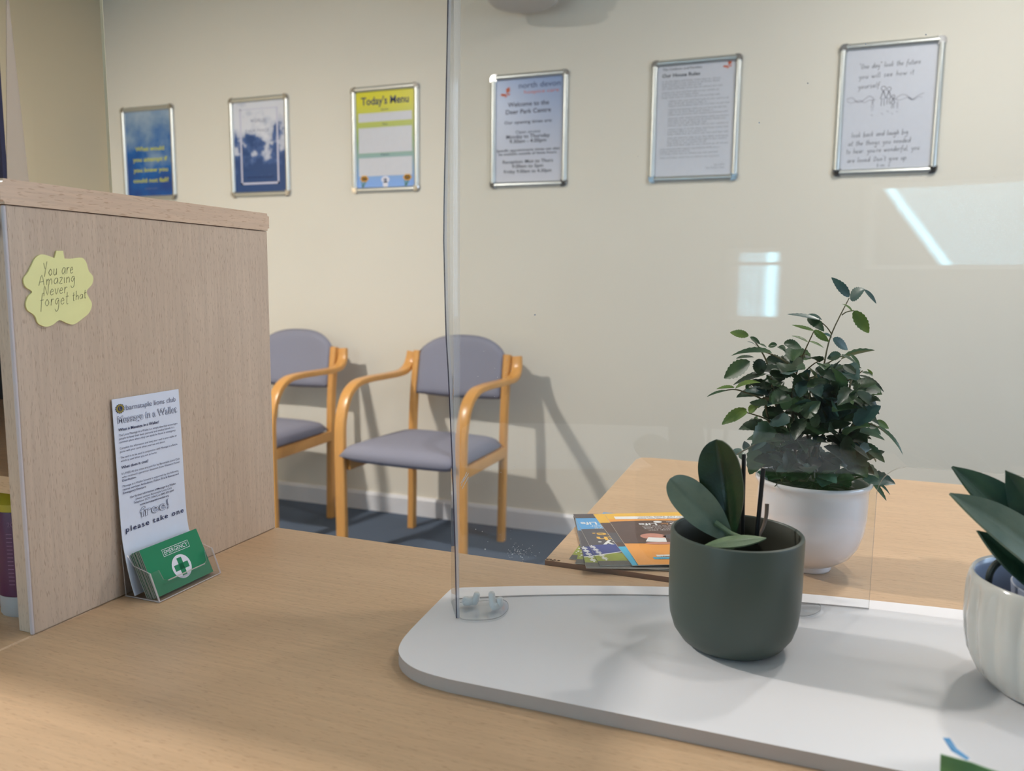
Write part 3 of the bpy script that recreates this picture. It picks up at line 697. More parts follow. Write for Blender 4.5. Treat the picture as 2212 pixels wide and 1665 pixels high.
# ================================================================== STICKY NOTE
NX = PX+.0006
OUT = [(333, 670), (373, 670), (381, 716), (425, 717), (485, 712), (512, 740), (527, 790), (552, 825), (547, 870), (514, 912), (528, 950), (546, 990), (530, 1040), (492, 1075), (440, 1110), (400, 1105), (352, 1086), (312, 1113), (270, 1125), (225, 1105), (203, 1058), (160, 1025), (150, 985), (163, 945), (187, 915), (148, 885), (136, 840), (162, 800), (182, 760), (208, 712), (252, 692), (322, 714)]
pts = [atx(a/2.774, 300+b/2.774, NX) for a, b in OUT]
sm = [pts[0], pts[1]]+catmull(pts[2:], 5)
def note_x(p): return NX+.0035*max(0, (1.06-p.z)/.04)**2*.35
t = thing('sticky_note', tuple(pts[16]), 'pale yellow apple shaped sticky note with handwriting, on the beech side panel', 'note')
bm = BM(); A = [bm.verts.new((NX+.0012, p.y, p.z)) for p in sm]; B = [bm.verts.new((NX-.0005, p.y, p.z)) for p in sm]
bm.faces.new(A); bm.faces.new(B[::-1]); n = len(A)
for i in range(n): bm.faces.new((A[i], B[i], B[(i+1) % n], A[(i+1) % n]))
finish('pad', recalc(bm), NOTE, t)
pr = Print((NX+.0012, 0, 0), (0, 1, 0), (0, 0, 1), step=.0001, base=.0002)
for s, x, y, x2, y2, h in (('You are', 252, 823, 438, 803, .0062), ('Amazing', 226, 880, 450, 855, .0055), ('Never', 254, 943, 402, 920, .0058), ('forget', 234, 1005, 410, 985, .0062), ('that', 428, 970, 515, 950, .0045)):
    a = atx(x/2.774, 300+y/2.774, NX); b = atx(x2/2.774, 300+y2/2.774, NX)
    pr.hand(s, a.y, a.z, h, .00042, PENCIL, slope=(b.z-a.z)/(b.y-a.y), w=(b.y-a.y))
finish('handwriting', pr.bm, pr.mats, t)

# ================================================================== LEAFLET HOLDER, LEAFLET, EMERGENCY CARDS
Y0, Y1 = .6265, .7200
t = thing('leaflet_holder', (-.66, .67, .73), 'small clear plastic card holder on the counter against the side panel', 'holder')
bm = BM(); th = .0014
box(bm, (-.681, Y0, .7302), (-.634, Y1, .7316))                                         # floor
def slab(pts, n): # quad given by 4 pts, thickened along n
    n = V(n)*th; A = [bm.verts.new(p) for p in pts]; B = [bm.verts.new(V(p)+n) for p in pts]
    bm.faces.new(A[::-1]); bm.faces.new(B); k = len(A)
    for i in range(k): f = bm.faces.new((A[i], A[(i+1) % k], B[(i+1) % k], B[i])); f.material_index = 1
for yy, s in ((Y0, 1), (Y1, -1)):
    slab([(-.681, yy, .7316), (-.634, yy, .7316), (-.6455, yy, .7605), (-.668, yy, .766), (-.6845, yy, .787)], (0, s, 0))
fx = lambda z: -.634-(z-.7316)*.40
P2 = [(Y0, .7316), (Y1, .7316), (Y1, .7605), (Y1-.011, .7605), (Y1-.013, .750), (Y1-.018, .7475), (Y0+.020, .7475), (Y0+.015, .750), (Y0+.013, .7605), (Y0, .7605)]
slab([(fx(z), y, z) for y, z in P2], (-.93, 0, -.37))
slab([(-.681, Y0, .7316), (-.681, Y1, .7316), (-.6845, Y1, .787), (-.6845, Y0, .787)], (1, 0, 0))
finish('tray', recalc(bm), [CLEAR2, EDGE_SOFT], t)
bm = BM()
for a, b in (((-.634, Y0, .7312), (-.634, Y1, .7312)), ((-.681, Y0, .7312), (-.634, Y0, .7312)), ((-.634, Y0, .7316), (-.6455, Y0, .7605)), ((-.634, Y1, .7316), (-.6455, Y1, .7605)), ((fx(.7475), Y0+.020, .7475), (fx(.7475), Y1-.018, .7475))):
    tube(bm, [a, b], .0007, 6)
finish('thick_edges', recalc(bm), EDGE_SOFT, t)

t = thing('leaflet', (-.68, .67, .74), 'tall white Message in a Wallet leaflet standing in the clear card holder', 'leaflet')
LY0, LY1 = .6245, .7185
prof = [(-.6835, .9455), (-.6822, .90), (-.6810, .85), (-.6795, .80)]
prof = catmull([(a, 0, b) for a, b in prof+[(-.676, .775), (-.6705, .750), (-.6655, .7340)]], 5)
bm = BM(); A = []; B = []
for p in prof: A.append([bm.verts.new((p.x, y, p.z)) for y in (LY0, LY1)]); B.append([bm.verts.new((p.x-.0007, y, p.z)) for y in (LY0, LY1)])
for i in range(len(A)-1):
    bm.faces.new((A[i][0], A[i][1], A[i+1][1], A[i+1][0])); bm.faces.new((B[i][0], B[i+1][0], B[i+1][1], B[i][1]))
    for s in (0, 1): bm.faces.new((A[i][s], A[i+1][s], B[i+1][s], B[i][s]))
bm.faces.new((A[0][0], B[0][0], B[0][1], A[0][1])); bm.faces.new((A[-1][0], A[-1][1], B[-1][1], B[-1][0]))
finish('sheet', recalc(bm), PAPERBLUE, t, True, 40)
W = LY1-LY0
# the sheet leans back a hair: text plane follows its flat upper part
top = V((-.6835, LY0, .9455)); upv = (V((-.6835, 0, .9455))-V((-.6795, 0, .80))).normalized()
pr = Print(top-upv*.20, (0, 1, 0), upv, step=.00006, base=.00055)
def T(s, v, x=.005, w=None, h=.0030, m=INKNAVY, bold=0, align='L', **k): pr.text(s, x, .20-v, w=w, h=h, m=m, bold=bold, align=align, **k)
GOLD = mat('club_gold', (150, 136, 60), .4)
pr.disc(.0093, .20-.0108, .0052, .0047, GOLD, 24)
for k in range(14): a = k*2*math.pi/14; pr.disc(.0093+.0056*math.cos(a), .20-.0108+.0046*math.sin(a), .0008, .0006, INKNAVY, 8)
pr.layer(); pr.disc(.0093, .20-.0108, .0030, .0028, INKNAVY, 20); pr.layer(); pr.text('L', .0093, .20-.0125, h=.0036, m=GOLD, bold=.03)
T('barnstaple lions club', .0135, .0170, .071, .0058, INKGREY)
T('Message in a Wallet', .0262, .005, .084, .0080, INKGREY, .020); pr.layer(); T('Message in a Wallet', .0262, .005, .084, .0080, PAPERBLUE, -.012)
T('What is Message in a Wallet?', .0345, .005, .056, .0030, INKNAVY, .02)
body = [(.0400, 'The Lions Message in a Wallet is a simple idea that encourages', .083), (.0437, 'people to keep their basic personal and medical details in a', .078), (.0474, 'common place where they can easily be found in emergency.', .080),
        (.0540, 'Complete the information and keep your card in your wallet or', .081), (.0577, 'purse with your cards when your out and about.', .063),
        (.0640, 'The card is to be used in conjunction with Message in a Bottle', .081), (.0677, 'which is used when you are at home.', .050)]
for v, s, w_ in body: T(s, v, .005, w_, .0023)
T('What does it cost?', .0750, .005, .037, .0030, INKNAVY, .02)
for v, s, w_, b in [(.0815, "It's FREE All the costs are paid for by Barnstaple Lions Club", .083, 0), (.0852, 'who received a generous donation from Western Power', .083, 0), (.0889, 'Distribution.', .019, .015),
                    (.0950, 'Message in a Wallet Scheme is supported by the following', .080, 0), (.0987, 'rescue services: Ambulance, Police, Fire & Rescue and', .080, .008), (.1024, 'Emergency Doctors', .031, .015)]: T(s, v, .005, w_, .0023, INKNAVY, b)
for v, s, w_, b in [(.1090, 'For further information of Message in a Wallet', .065, .01), (.1127, 'please contact Barnstaple Lions Club', .052, 0), (.1164, 'Telephone: 01271 370672 or 0845 833 6349', .058, .006), (.1203, 'www.barnstaplelionsclub.org', .042, .015)]:
    T(s, v, W*.5, w_, .0023, INKNAVY, b, 'C')
T('free!', .1335, W*.50, .042, .0110, INKGREY, .016, 'C'); pr.layer(); T('free!', .1335, W*.50, .042, .0110, PAPERBLUE, -.012, 'C')
T('please take one', .1445, W*.50, .084, .0060, INKNAVY, .012, 'C', spacing=1.25)
finish('print', pr.bm, pr.mats, t)

CA = math.radians(25); cu = V((-math.sin(CA), 0, math.cos(CA))); cn = V((math.cos(CA), 0, math.sin(CA)))
for k in range(8):
    org = V((-.6400, .6305, .7338))-cn*(.00195*k)+V((0, rnd.uniform(-.0004, .0004) if k else 0, 0)); ht = .054-(.0008 if k % 2 else 0)
    lab = 'green emergency card with white cross, front of the stack in the clear holder' if k == 0 else 'green wallet card behind the front emergency card in the clear holder'
    card = thing('emergency_card', tuple(org), lab, 'card', 'green emergency cards in the clear holder')
    bm = BM(); q = [org, org+V((0, .0845, 0)), org+V((0, .0845, 0))+cu*ht, org+cu*ht]
    A = [bm.verts.new(p) for p in q]; B = [bm.verts.new(p-cn*.0014) for p in q]
    bm.faces.new(A); bm.faces.new(B[::-1])
    for i in range(4): bm.faces.new((A[i], B[i], B[(i+1) % 4], A[(i+1) % 4])).material_index = 1
    finish('sheet', recalc(bm), [GREEN, GREYCARD], card)
    if k == 0:
        pr = Print(org, (0, 1, 0), cu, step=.00006, base=.00012)
        cx = .0465
        for a, b, c, d in ((cx-.0195, .0375, cx+.0195, .0380), (cx-.0195, .0452, cx+.0195, .0457), (cx-.0195, .0375, cx-.0190, .0457), (cx+.0190, .0375, cx+.0195, .0457)): pr.rect(a, b, c, d, WHITEINK)
        pr.text('EMERGENCY', cx, .0393, w=.0345, h=.0050, m=WHITEINK)
        pr.disc(cx-.0015, .0205, .0136, .0136, WHITEINK, 40); pr.layer()
        g = (.0030, .0100); c0 = (cx-.0015, .0205); pr.rect(c0[0]-g[1]*1.02, c0[1]-g[0]*1.15, c0[0]+g[1]*1.02, c0[1]+g[0]*1.15, GREEN); pr.rect(c0[0]-g[0]*1.15, c0[1]-g[1]*1.02, c0[0]+g[0]*1.15, c0[1]+g[1]*1.02, GREEN)
        finish('print', pr.bm, pr.mats, card)

# ================================================================== WHITE BASE BOARD
CX, CYc, R0 = .1875, -.1467, 1.0179
left = [(-.3485, .7555), (-.352, .749), (-.3480, .690), (-.3440, .642), (-.3400, .618), (-.3325, .600), (-.318, .585), (-.298, .5755), (-.270, .5715)]
arcb = [(-.342, .761), (-.31, .777), (-.274, .794), (-.217, .818), (-.135, .848), (-.06, .869), (.005, .884), (.08, .893), (.157, .900), (.2, .901)]
Lp = [(p.x, p.y) for p in catmull([(a, b, 0) for a, b in arcb], 4)]
Rm = [(.4-x, y) for x, y in Lp[:-1]][::-1]
lft = [(p.x, p.y) for p in catmull([(a, b, 0) for a, b in left[::-1]], 4)]
rgt = [(.4-x, y) for x, y in lft[::-1]]
poly = lft+Lp+Rm+rgt
bm = BM(); prism(bm, poly[::-1], 'z', .7302, .7420, 0, 1); recalc(bm)
tag(finish('base_board', bm, [BOARD, BOARD_E]), 'white D-shaped board with rounded corners lying on the counter under the pots', 'board')

# ================================================================== CURVED CLEAR SCREEN WITH HATCH
t = thing('counter_screen', (.19, .87, .742), 'large curved clear acrylic screen with low hatch standing on the white board', 'screen')
TH = .0036; ZB, ZT = .7424, 1.66; HX0, HX1, HZ = .0685, .3065, .893
front_px = [(993, 1335), (990, 1190), (984, 1000), (975, 800), (970, 720), (965, 500), (970, 250), (973, 100), (975, 0)]
fq = [at(x, y, .686) for x, y in front_px]
def fx_at(z):
    for a, b in zip(fq, fq[1:]):
        if z <= b.z: k = max(0, (z-a.z)/(b.z-a.z)); return a.x+(b.x-a.x)*k
    return fq[-1].x
def arcp(x): return V((x, CYc+math.sqrt(R0*R0-(x-CX)**2), 0))
def plan(z):
    """list of (point, s-kind) from the flange's front edge round the bend and along the arc"""
    c = arcp(-.3365); f = V((fx_at(z), .686, 0)); d = (c-f).normalized(); tg = (arcp(-.330)-arcp(-.337)).normalized()
    pts = [f+(c-f)*k/4 for k in range(4)]; rb = .007
    a, b = c-d*rb, arcp(-.3365+rb)
    for k in range(7): q = k/6; pts.append(a*(1-q)**2+c*2*q*(1-q)+b*q*q)
    return pts
zs = [ZB+(ZT-ZB)*k/30 for k in range(31)]
xs = [-.325+.0131*k for k in range(1, 30)]; xs = [x for x in xs if x < HX0-.003]+[HX0]
arc_l = [HX0+.028*(1-math.cos(math.radians(a))) for a in range(9, 91, 9)]
mid = [HX0+.028+(HX1-HX0-.056)*k/10 for k in range(1, 10)]
arc_r = [HX0+HX1-x for x in arc_l[::-1]]
xe = [HX1]+[.3065+.0131*k for k in range(1, 32)]; xe = [x for x in xe if x <= .70]
def hz(x):
    d = min(x-HX0, HX1-x)
    return HZ if d >= .028 else HZ-.030+.030*math.sqrt(max(0, 1-((.028-d)/.028)**2))
bm = BM(); eb = BM()
def strip(cols, cap):
    """cols: list of columns, each a list of world points from bottom to top on the viewer's face"""
    nC = len(cols); F = []; Bk = []
    for i, c in enumerate(cols):
        fr_, bk_ = [], []
        for j, p in enumerate(c):
            a = cols[max(0, i-1)][j]; b = cols[min(nC-1, i+1)][j]; tg = V((b.x-a.x, b.y-a.y, 0)); nn = V((tg.y, -tg.x, 0)).normalized()
            fr_.append(bm.verts.new(p)); bk_.append(bm.verts.new(p-nn*TH))
        F.append(fr_); Bk.append(bk_)
    for i in range(nC-1):
        for j in range(len(cols[i])-1):
            bm.faces.new((F[i][j], F[i+1][j], F[i+1][j+1], F[i][j+1])); bm.faces.new((Bk[i][j+1], Bk[i+1][j+1], Bk[i+1][j], Bk[i][j]))
    return F, Bk
def ebq(a, b, c, d, mi): 
    eb.faces.new([eb.verts.new(v.co) for v in (a, b, c, d)]).material_index = mi
BEND_GLINT = clear('acrylic_bend_glint'); glint_ramp = BEND_GLINT.node_tree.nodes['Color Ramp'].color_ramp; glint_ramp.elements[0].color = (.28, .28, .28, 1); glint_ramp.elements[1].color = (.35, .35, .35, 1)  # whitish mix paints a bright highlight line along the bend
colsL = [[V((plan(z)[k].x, plan(z)[k].y, z)) for z in zs] for k in range(11)]+[[V((*arcp(x).to_2d(), z)) for z in zs] for x in xs]
F, Bk = strip(colsL, None)
for j in range(len(zs)-1):
    q = [F[0][j].co, F[0][j+1].co, Bk[0][j+1].co, Bk[0][j].co]
    m0, m1 = q[0].lerp(q[3], .68), q[1].lerp(q[2], .68)
    eb.faces.new([eb.verts.new(v) for v in (m0, m1, q[2], q[3])]).material_index = 0
    eb.faces.new([eb.verts.new(v) for v in (q[0], q[1], m1, m0)]).material_index = 2
for i in range(len(F)-1): ebq(F[i][0], F[i+1][0], Bk[i+1][0], Bk[i][0], 3)
jl = next(j for j, z in enumerate(zs) if z > HZ)
ebq(F[-1][0], F[-1][jl-1], Bk[-1][jl-1], Bk[-1][0], 1)
xsm = [HX0]+arc_l+mid+arc_r+[HX1]
colsM = [[V((*arcp(x).to_2d(), hz(x)+(ZT-hz(x))*k/24)) for k in range(25)] for x in xsm]
F2, B2 = strip(colsM, None)
for i in range(len(F2)-1): ebq(F2[i][0], F2[i+1][0], B2[i+1][0], B2[i][0], 1)
colsR = [[V((*arcp(x).to_2d(), z)) for z in zs] for x in xe]
F3, B3 = strip(colsR, None)
for i in range(len(F3)-1): ebq(F3[i][0], F3[i+1][0], B3[i+1][0], B3[i][0], 3)
ebq(F3[0][0], F3[0][jl], B3[0][jl], B3[0][0], 1)
for X in (F, F2, F3):
    pass
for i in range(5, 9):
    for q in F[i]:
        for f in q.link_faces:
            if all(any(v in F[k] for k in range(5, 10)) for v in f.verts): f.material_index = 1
bmesh.ops.remove_doubles(bm, verts=bm.verts[:], dist=1e-6)
pn = finish('pane', bm, [CLEAR, BEND_GLINT], t, True, 180)
# true cylinder normals, so that mirror images in the sheet stay smooth
org = t.location; me = pn.data; nl = []
for v in me.vertices:
    p = v.co+org; d = V((CX-p.x, CYc-p.y, 0)); rr = d.length; d.normalize(); vn = v.normal.copy()
    if p.x > -.328 and p.y > .70 and abs(rr-R0) < .006: nl.append(d if rr < R0+TH/2 else -d)
    else: nl.append(vn)
me.normals_split_custom_set_from_vertices(nl)
finish('cut_edge', eb, [EDGE_DARK, EDGE, edge_mat('acrylic_pale_edge', (215, 215, 225), .5), edge_mat('acrylic_bottom_edge', (120, 120, 124), .6)], t)
def plate(pts, name):
    bm = BM(); P = [(p.x, p.y) for p in catmull([(a, b, 0) for a, b in pts], 4)]
    A, B = prism(bm, P, 'z', .7422, .7452, 0, 0); recalc(bm); o = finish(name, bm, CLEAR, t)
    eb = BM(); n = len(P)
    for i in range(n):
        a, b = P[i], P[(i+1) % n]; eb.faces.new([eb.verts.new(q) for q in ((a[0], a[1], .7442), (b[0], b[1], .7442), (b[0], b[1], .7452), (a[0], a[1], .7452))])
    e2 = finish('foot_edge', eb, edge_mat('foot_cut_edge', (90, 90, 96), .6), o); return o
F1 = [atz(x, y, .7452) for x, y in ((994, 1300), (994, 1325), (998, 1336), (1030, 1338), (1062, 1336), (1085, 1328), (1098, 1313), (1096, 1300), (1085, 1293))]
plate([(p.x, p.y) for p in F1], 'foot')
F4 = [atz(x, y, .7452) for x, y in ((1700, 1303), (1705, 1320), (1728, 1329), (1752, 1327), (1771, 1318), (1773, 1308), (1768, 1304))]
plate([(p.x, p.y) for p in F4], 'foot')
for pa in (((1009, 1290), (1005, 1300), (1010, 1313), (1020, 1318), (1026, 1308), (1031, 1280)), ((1062, 1278), (1064, 1300), (1068, 1314), (1076, 1312), (1080, 1301), (1078, 1290))):
    bm = BM(); Pq = [at(x, y, .712+.004*(k > 2)) for k, (x, y) in enumerate(pa)]
    for p in Pq: p.z = max(p.z, .7490)
    N = 5; PP = catmull(Pq, N); sweep(bm, PP, circ(1, 10), scale=[(.0031+.0012*math.sin(math.pi*i/(len(PP)-1)))*(.75 if i in (0, len(PP)-1) else 1) for i in range(len(PP))])
    finish('rubber_clip', recalc(bm), SILICONE, t, True, 70)
# scuffs: a small cloud of dried specks low on the pane, three scratches
bm = BM(); r4 = random.Random(11)
def on_pane(px, py):
    d = ray(px, py); a = d.x*d.x+d.y*d.y; bb = -2*(d.x*CX+d.y*CYc); cc = CX*CX+CYc*CYc-R0*R0
    k = (-bb+math.sqrt(bb*bb-4*a*cc))/(2*a); return CAM+d*(k*.9993)
def speck(p, s): bm.faces.new([bm.verts.new(p+RT*(s*math.cos(q))+UP*(s*math.sin(q))) for q in (0, 1.3, 2.5, 3.8, 5)])
for k in range(90): speck(on_pane(1122+r4.gauss(0, 13), 1194+r4.gauss(0, 9)), r4.uniform(.0002, .0005))
for k in range(45): speck(on_pane(r4.uniform(1000, 1130), r4.uniform(720, 1190)), r4.uniform(.0002, .0005))
for px, py in ((1155, 680), (1156, 680), (1048, 1186), (1640, 265), (1745, 180), (1870, 95), (2000, 75), (1836, 98)): speck(on_pane(px, py), .0009)
for a, b in (((996, 1050), (1008, 1020)), ((998, 1056), (1012, 1030)), ((1001, 1040), (1012, 1022)), ((995, 1044), (1003, 1030))):
    p, q = on_pane(*a), on_pane(*b); n = RT*.0003; bm.faces.new([bm.verts.new(v) for v in (p-n, p+n, q+n, q-n)])
finish('scuff_marks', bm, mat('dried_specks', (225, 225, 228), .7), t)['kind'] = 'stuff'

# second clear screen standing on the cabinet
t = thing('cabinet_screen', (-.69, .58, 1.159), 'clear acrylic screen with dark edge standing on top of the cabinet', 'screen')
a0 = atx(12, 381, -.69); a1 = atx(240, 417, -.69)
bm = BM(); box(bm, (-.6920, a0.y, 1.1592), (-.6885, a1.y, 1.75)); finish('pane', bm, CLEAR, t)
bm = BM(); box(bm, (-.6921, a1.y, 1.1592), (-.6884, a1.y+.0004, 1.75)); finish('cut_edge', bm, mat('pale_cut_edge', (214, 204, 176), .3), t)
bm = BM(); box(bm, (-.6935, a0.y-.0040, 1.1592), (-.6875, a0.y, 1.75)); finish('dark_edge', bm, mat('dark_blue_edge', (30, 28, 66), .3), t)
bm = BM(); P = [atx(13, 0, -.6882), atx(17, 0, -.6882), atx(60, 384, -.6882), atx(13, 384, -.6882)]
for p in P[2:]: p.z = 1.1593
P[0].z = P[1].z
ext = P[1]+(P[1]-P[2])*.4
A = [bm.verts.new(p) for p in P]; Bv = [bm.verts.new(p+V((.0012, 0, 0))) for p in P]; bm.faces.new(A); bm.faces.new(Bv[::-1])
for i in range(4): bm.faces.new((A[i], Bv[i], Bv[(i+1) % 4], A[(i+1) % 4]))
fm = edge_mat('frosted_flange', (200, 186, 176), .45); finish('flange', recalc(bm), fm, t)

# ================================================================== FLYERS ON THE VISITOR TABLE
FB = mat('flyer_blue', (84, 158, 214), .35); FO = mat('flyer_orange', (238, 160, 72), .35); FY = mat('flyer_amber', (236, 184, 72), .35); FG = mat('flyer_charcoal', (84, 80, 86), .4, noise=.25, nscale=90)
FGR = mat('flyer_grass', (150, 160, 66), .45, noise=.25, nscale=120); FN = mat('flyer_royal', (64, 74, 140), .4); FT = mat('flyer_teal', (70, 176, 214), .35); FW = mat('flyer_white', (232, 232, 232), .4)
FSK = mat('flyer_skin', (198, 140, 124), .5, noise=.2, nscale=80); FBR = mat('flyer_brown', (92, 72, 66), .5, noise=.3, nscale=90); FST = mat('flyer_stone', (98, 96, 92), .5, noise=.3, nscale=200)
FLK = mat('flyer_edge', (205, 200, 190), .6)
FW_, FH_ = .148, .212
def flyer(px, py, ang, z, art, label, thick=.0008, w=FW_):
    """ang: direction of the left edge from its near corner, degrees from +Y towards -X; artwork is upside down to the viewer"""
    a = math.radians(ang); u = V((-math.sin(a), math.cos(a), 0)); r = V((math.cos(a), math.sin(a), 0)); p = atz(px, py, z); p.z = z
    t = thing('flyer', tuple(p), label, 'flyer', 'flyers fanned out on the visitor table')
    bm = BM(); q = [p, p+r*w, p+r*w+u*FH_, p+u*FH_]; A = [bm.verts.new(v) for v in q]; B = [bm.verts.new(v-V((0, 0, thick))) for v in q]
    bm.faces.new(A); bm.faces.new(B[::-1])
    for i in range(4): bm.faces.new((A[i], B[i], B[(i+1) % 4], A[(i+1) % 4]))
    finish('sheet', recalc(bm), FLK, t)
    # printed coordinates: origin at the far right corner seen from here, so text reads from the other side
    pr = Print(p+r*w+u*FH_, -r, -u, step=.00005, base=.00006); art(pr, w, FH_); finish('print', pr.bm, pr.mats, t)
def art_blue(p, W, H):      # here (0,0) = lower left as its reader sees it: far right from the camera
    p.rect(0, 0, W, H, FG); p.layer()
    p.poly([(W*.0, H*.0), (W, H*.0), (W, H*.34), (W*.45, H*.30), (W*.15, H*.36), (0, H*.30)], FB)
    p.rect(W*.0, H*.93, W, H, FST); p.rect(W*.0, H*.80, W, H*.93, FGR)
    p.layer(); p.poly([(W, H*.66), (W*.75, H*.63), (W*.35, H*.66), (W*.6, H*.74), (W, H*.83)], FN); p.stroke([(W*.35, H*.68), (W*.65, H*.75), (W, H*.84)], .0025, FW, 0)
    p.rect(W*.75, 0, W, H*.10, FG)
    p.layer(); p.text('Stop for Life', W*.70, H*.19, w=W*.55, h=.012, m=FW, bold=.02); p.text('by a smoker', W*.70, H*.265, w=W*.4, h=.007, m=FW); p.text('to move', W*.72, H*.31, w=W*.3, h=.007, m=FW)
    p.text('Give.', W*.72, H*.42, w=W*.40, h=.014, m=FY, bold=.02); p.text('with', W*.70, H*.50, w=W*.40, h=.014, m=FY, bold=.02); p.text('today.', W*.66, H*.59, w=W*.5, h=.018, m=FW, bold=.02)
    for k in range(16): p.disc(W*(.985-.004*k), H*(.66+.017*k), .0035*abs(math.sin(k*2.1))+.001, .0016, FW, 7)
def art_pitch(p, W, H):
    p.rect(0, 0, W, H, FG); p.layer(); p.rect(0, H*.74, W, H*.93, FGR); p.rect(0, H*.93, W, H, FST); p.rect(0, 0, W, H*.30, FB); p.layer()
    p.poly([(W, H*.60), (W*.6, H*.62), (W*.7, H*.75), (W, H*.76)], FN); rr = random.Random(2)
    for k in range(26): p.disc(W*rr.uniform(.72, .99), H*rr.uniform(.70, .90), rr.uniform(.001, .004), rr.uniform(.001, .003), FW, 6)
def art_dark(p, W, H):
    p.rect(0, 0, W, H, FG); p.layer(); p.rect(0, H*.90, W, H, FST); p.rect(0, H*.3, W*.8, H*.7, FBR); p.disc(W*.35, H*.955, .03, .006, FSK); p.disc(W*.25, H*.96, .014, .005, FW)
def art_teal(p, W, H):
    p.rect(0, 0, W, H, FBR); p.layer(); p.rect(0, H*.68, W, H, FT); p.rect(0, 0, W, H*.2, FY)
    p.poly([(W*.8, H*.44), (W, H*.40), (W, H*.60), (W*.85, H*.62)], FG)
def art_orange(p, W, H):
    p.rect(0, 0, W, H, FO); p.rect(0, 0, W, H*.22, FY) if False else None; p.layer()
    p.rect(0, 0, W, H*.13, FY); p.layer()
    # photograph band of dark figures between two swelling curves
    up_ = [(W*k/12, H*(.27-.10*math.sin(math.pi*(k/12)*.55+.5))) for k in range(13)]; dn = [(W*(12-k)/12, H*(.66+.07*(k/12)**1.5-.03)) for k in range(13)]
    p.poly([(a, b) for a, b in up_]+[(a, b) for a, b in dn], FBR); p.layer()
    p.poly([(W*.10, H*.50), (W*.45, H*.43), (W*.62, H*.50), (W*.50, H*.64), (W*.05, H*.66)], FG); p.disc(W*.70, H*.50, .017, .012, FSK); p.disc(W*.42, H*.52, .012, .009, FSK)
    p.layer(); p.poly([(W*.60, H*.54), (W*.75, H*.52), (W*.80, H*.60), (W*.62, H*.62)], FW); p.poly([(W*.02, H*.60), (W*.40, H*.59), (W*.45, H*.64), (0, H*.68)], mat('flyer_pink_cloth', (196, 176, 184), .5)); p.disc(W*.68, H*.635, .02, .005, FSK); p.poly([(W*.25, H*.44), (W*.40, H*.43), (W*.42, H*.48), (W*.28, H*.48)], FW)
    p.rect(W*.10, H*.075, W*.93, H*.135, FW); p.rect(W*.32, H*.84, W*.80, H*.87, FW); p.rect(W*.2, H*.88, W*.84, H*.915, FT); p.layer()
    p.text('0800 122 3608 devon', W*.45, H*.082, w=W*.5, h=.0035, m=FBR); p.text('Scan the code or visit: enquiries', W*.45, H*.103, w=W*.5, h=.0035, m=FBR); p.text('Stop smoking with our help', W*.44, H*.122, w=W*.55, h=.0035, m=FBR)
    p.text('Stop', W*.35, H*.235, w=W*.20, h=.009, m=FW, bold=.02); p.text('for', W*.50, H*.235, w=W*.07, h=.006, m=FO); p.text('Life', W*.66, H*.235, w=W*.17, h=.009, m=FW, bold=.02)
    p.text('devon', W*.40, H*.20, w=W*.13, h=.004, m=FW); p.disc(W*.55, H*.205, .006, .004, FW)
    for i, s in enumerate(('Many smokers want to stop now', 'It might be easier than you think', 'Our specialist advisers can help', 'with your free stop plan')): p.text(s, W*.42, H*(.28+.028*i)+.002, w=W*(.62-.07*(i == 3)), h=.0032, m=FW)
    p.text('want to save money?', W*.56, H*.865, w=W*.42, h=.0035, m=FBR); p.text('Successful quitting support', W*.52, H*.908, w=W*.56, h=.0035, m=INKNAVY); p.text('we can help you', W*.5, H*.94, w=W*.36, h=.0035, m=INKNAVY)
flyer(1230, 1206, 3, .7362, art_pitch, 'lowest flyer of the fan, swung furthest left, showing green pitch and pale specks')
flyer(1243, 1216, 10, .7372, art_pitch, 'second lowest flyer of the fan, showing green and grey corner at left')
flyer(1266, 1226, 20.5, .7384, art_dark, 'dark grey flyer forming the long far edge beneath the blue one', w=.15)
flyer(1266, 1224, 20, .7394, art_blue, 'blue and charcoal flyer poking out left of the one marked day')
flyer(1296, 1221, 25, .7404, art_blue, 'blue and charcoal flyer lettered Life and today, second from the top')
flyer(1366, 1221, 27.5, .7414, art_teal, 'flyer with teal foot and brown picture showing as a strip beside the orange one')
flyer(1379, 1220, 25, .7424, art_orange, 'orange flyer with dark photograph of people, top of the fan by the green pot')

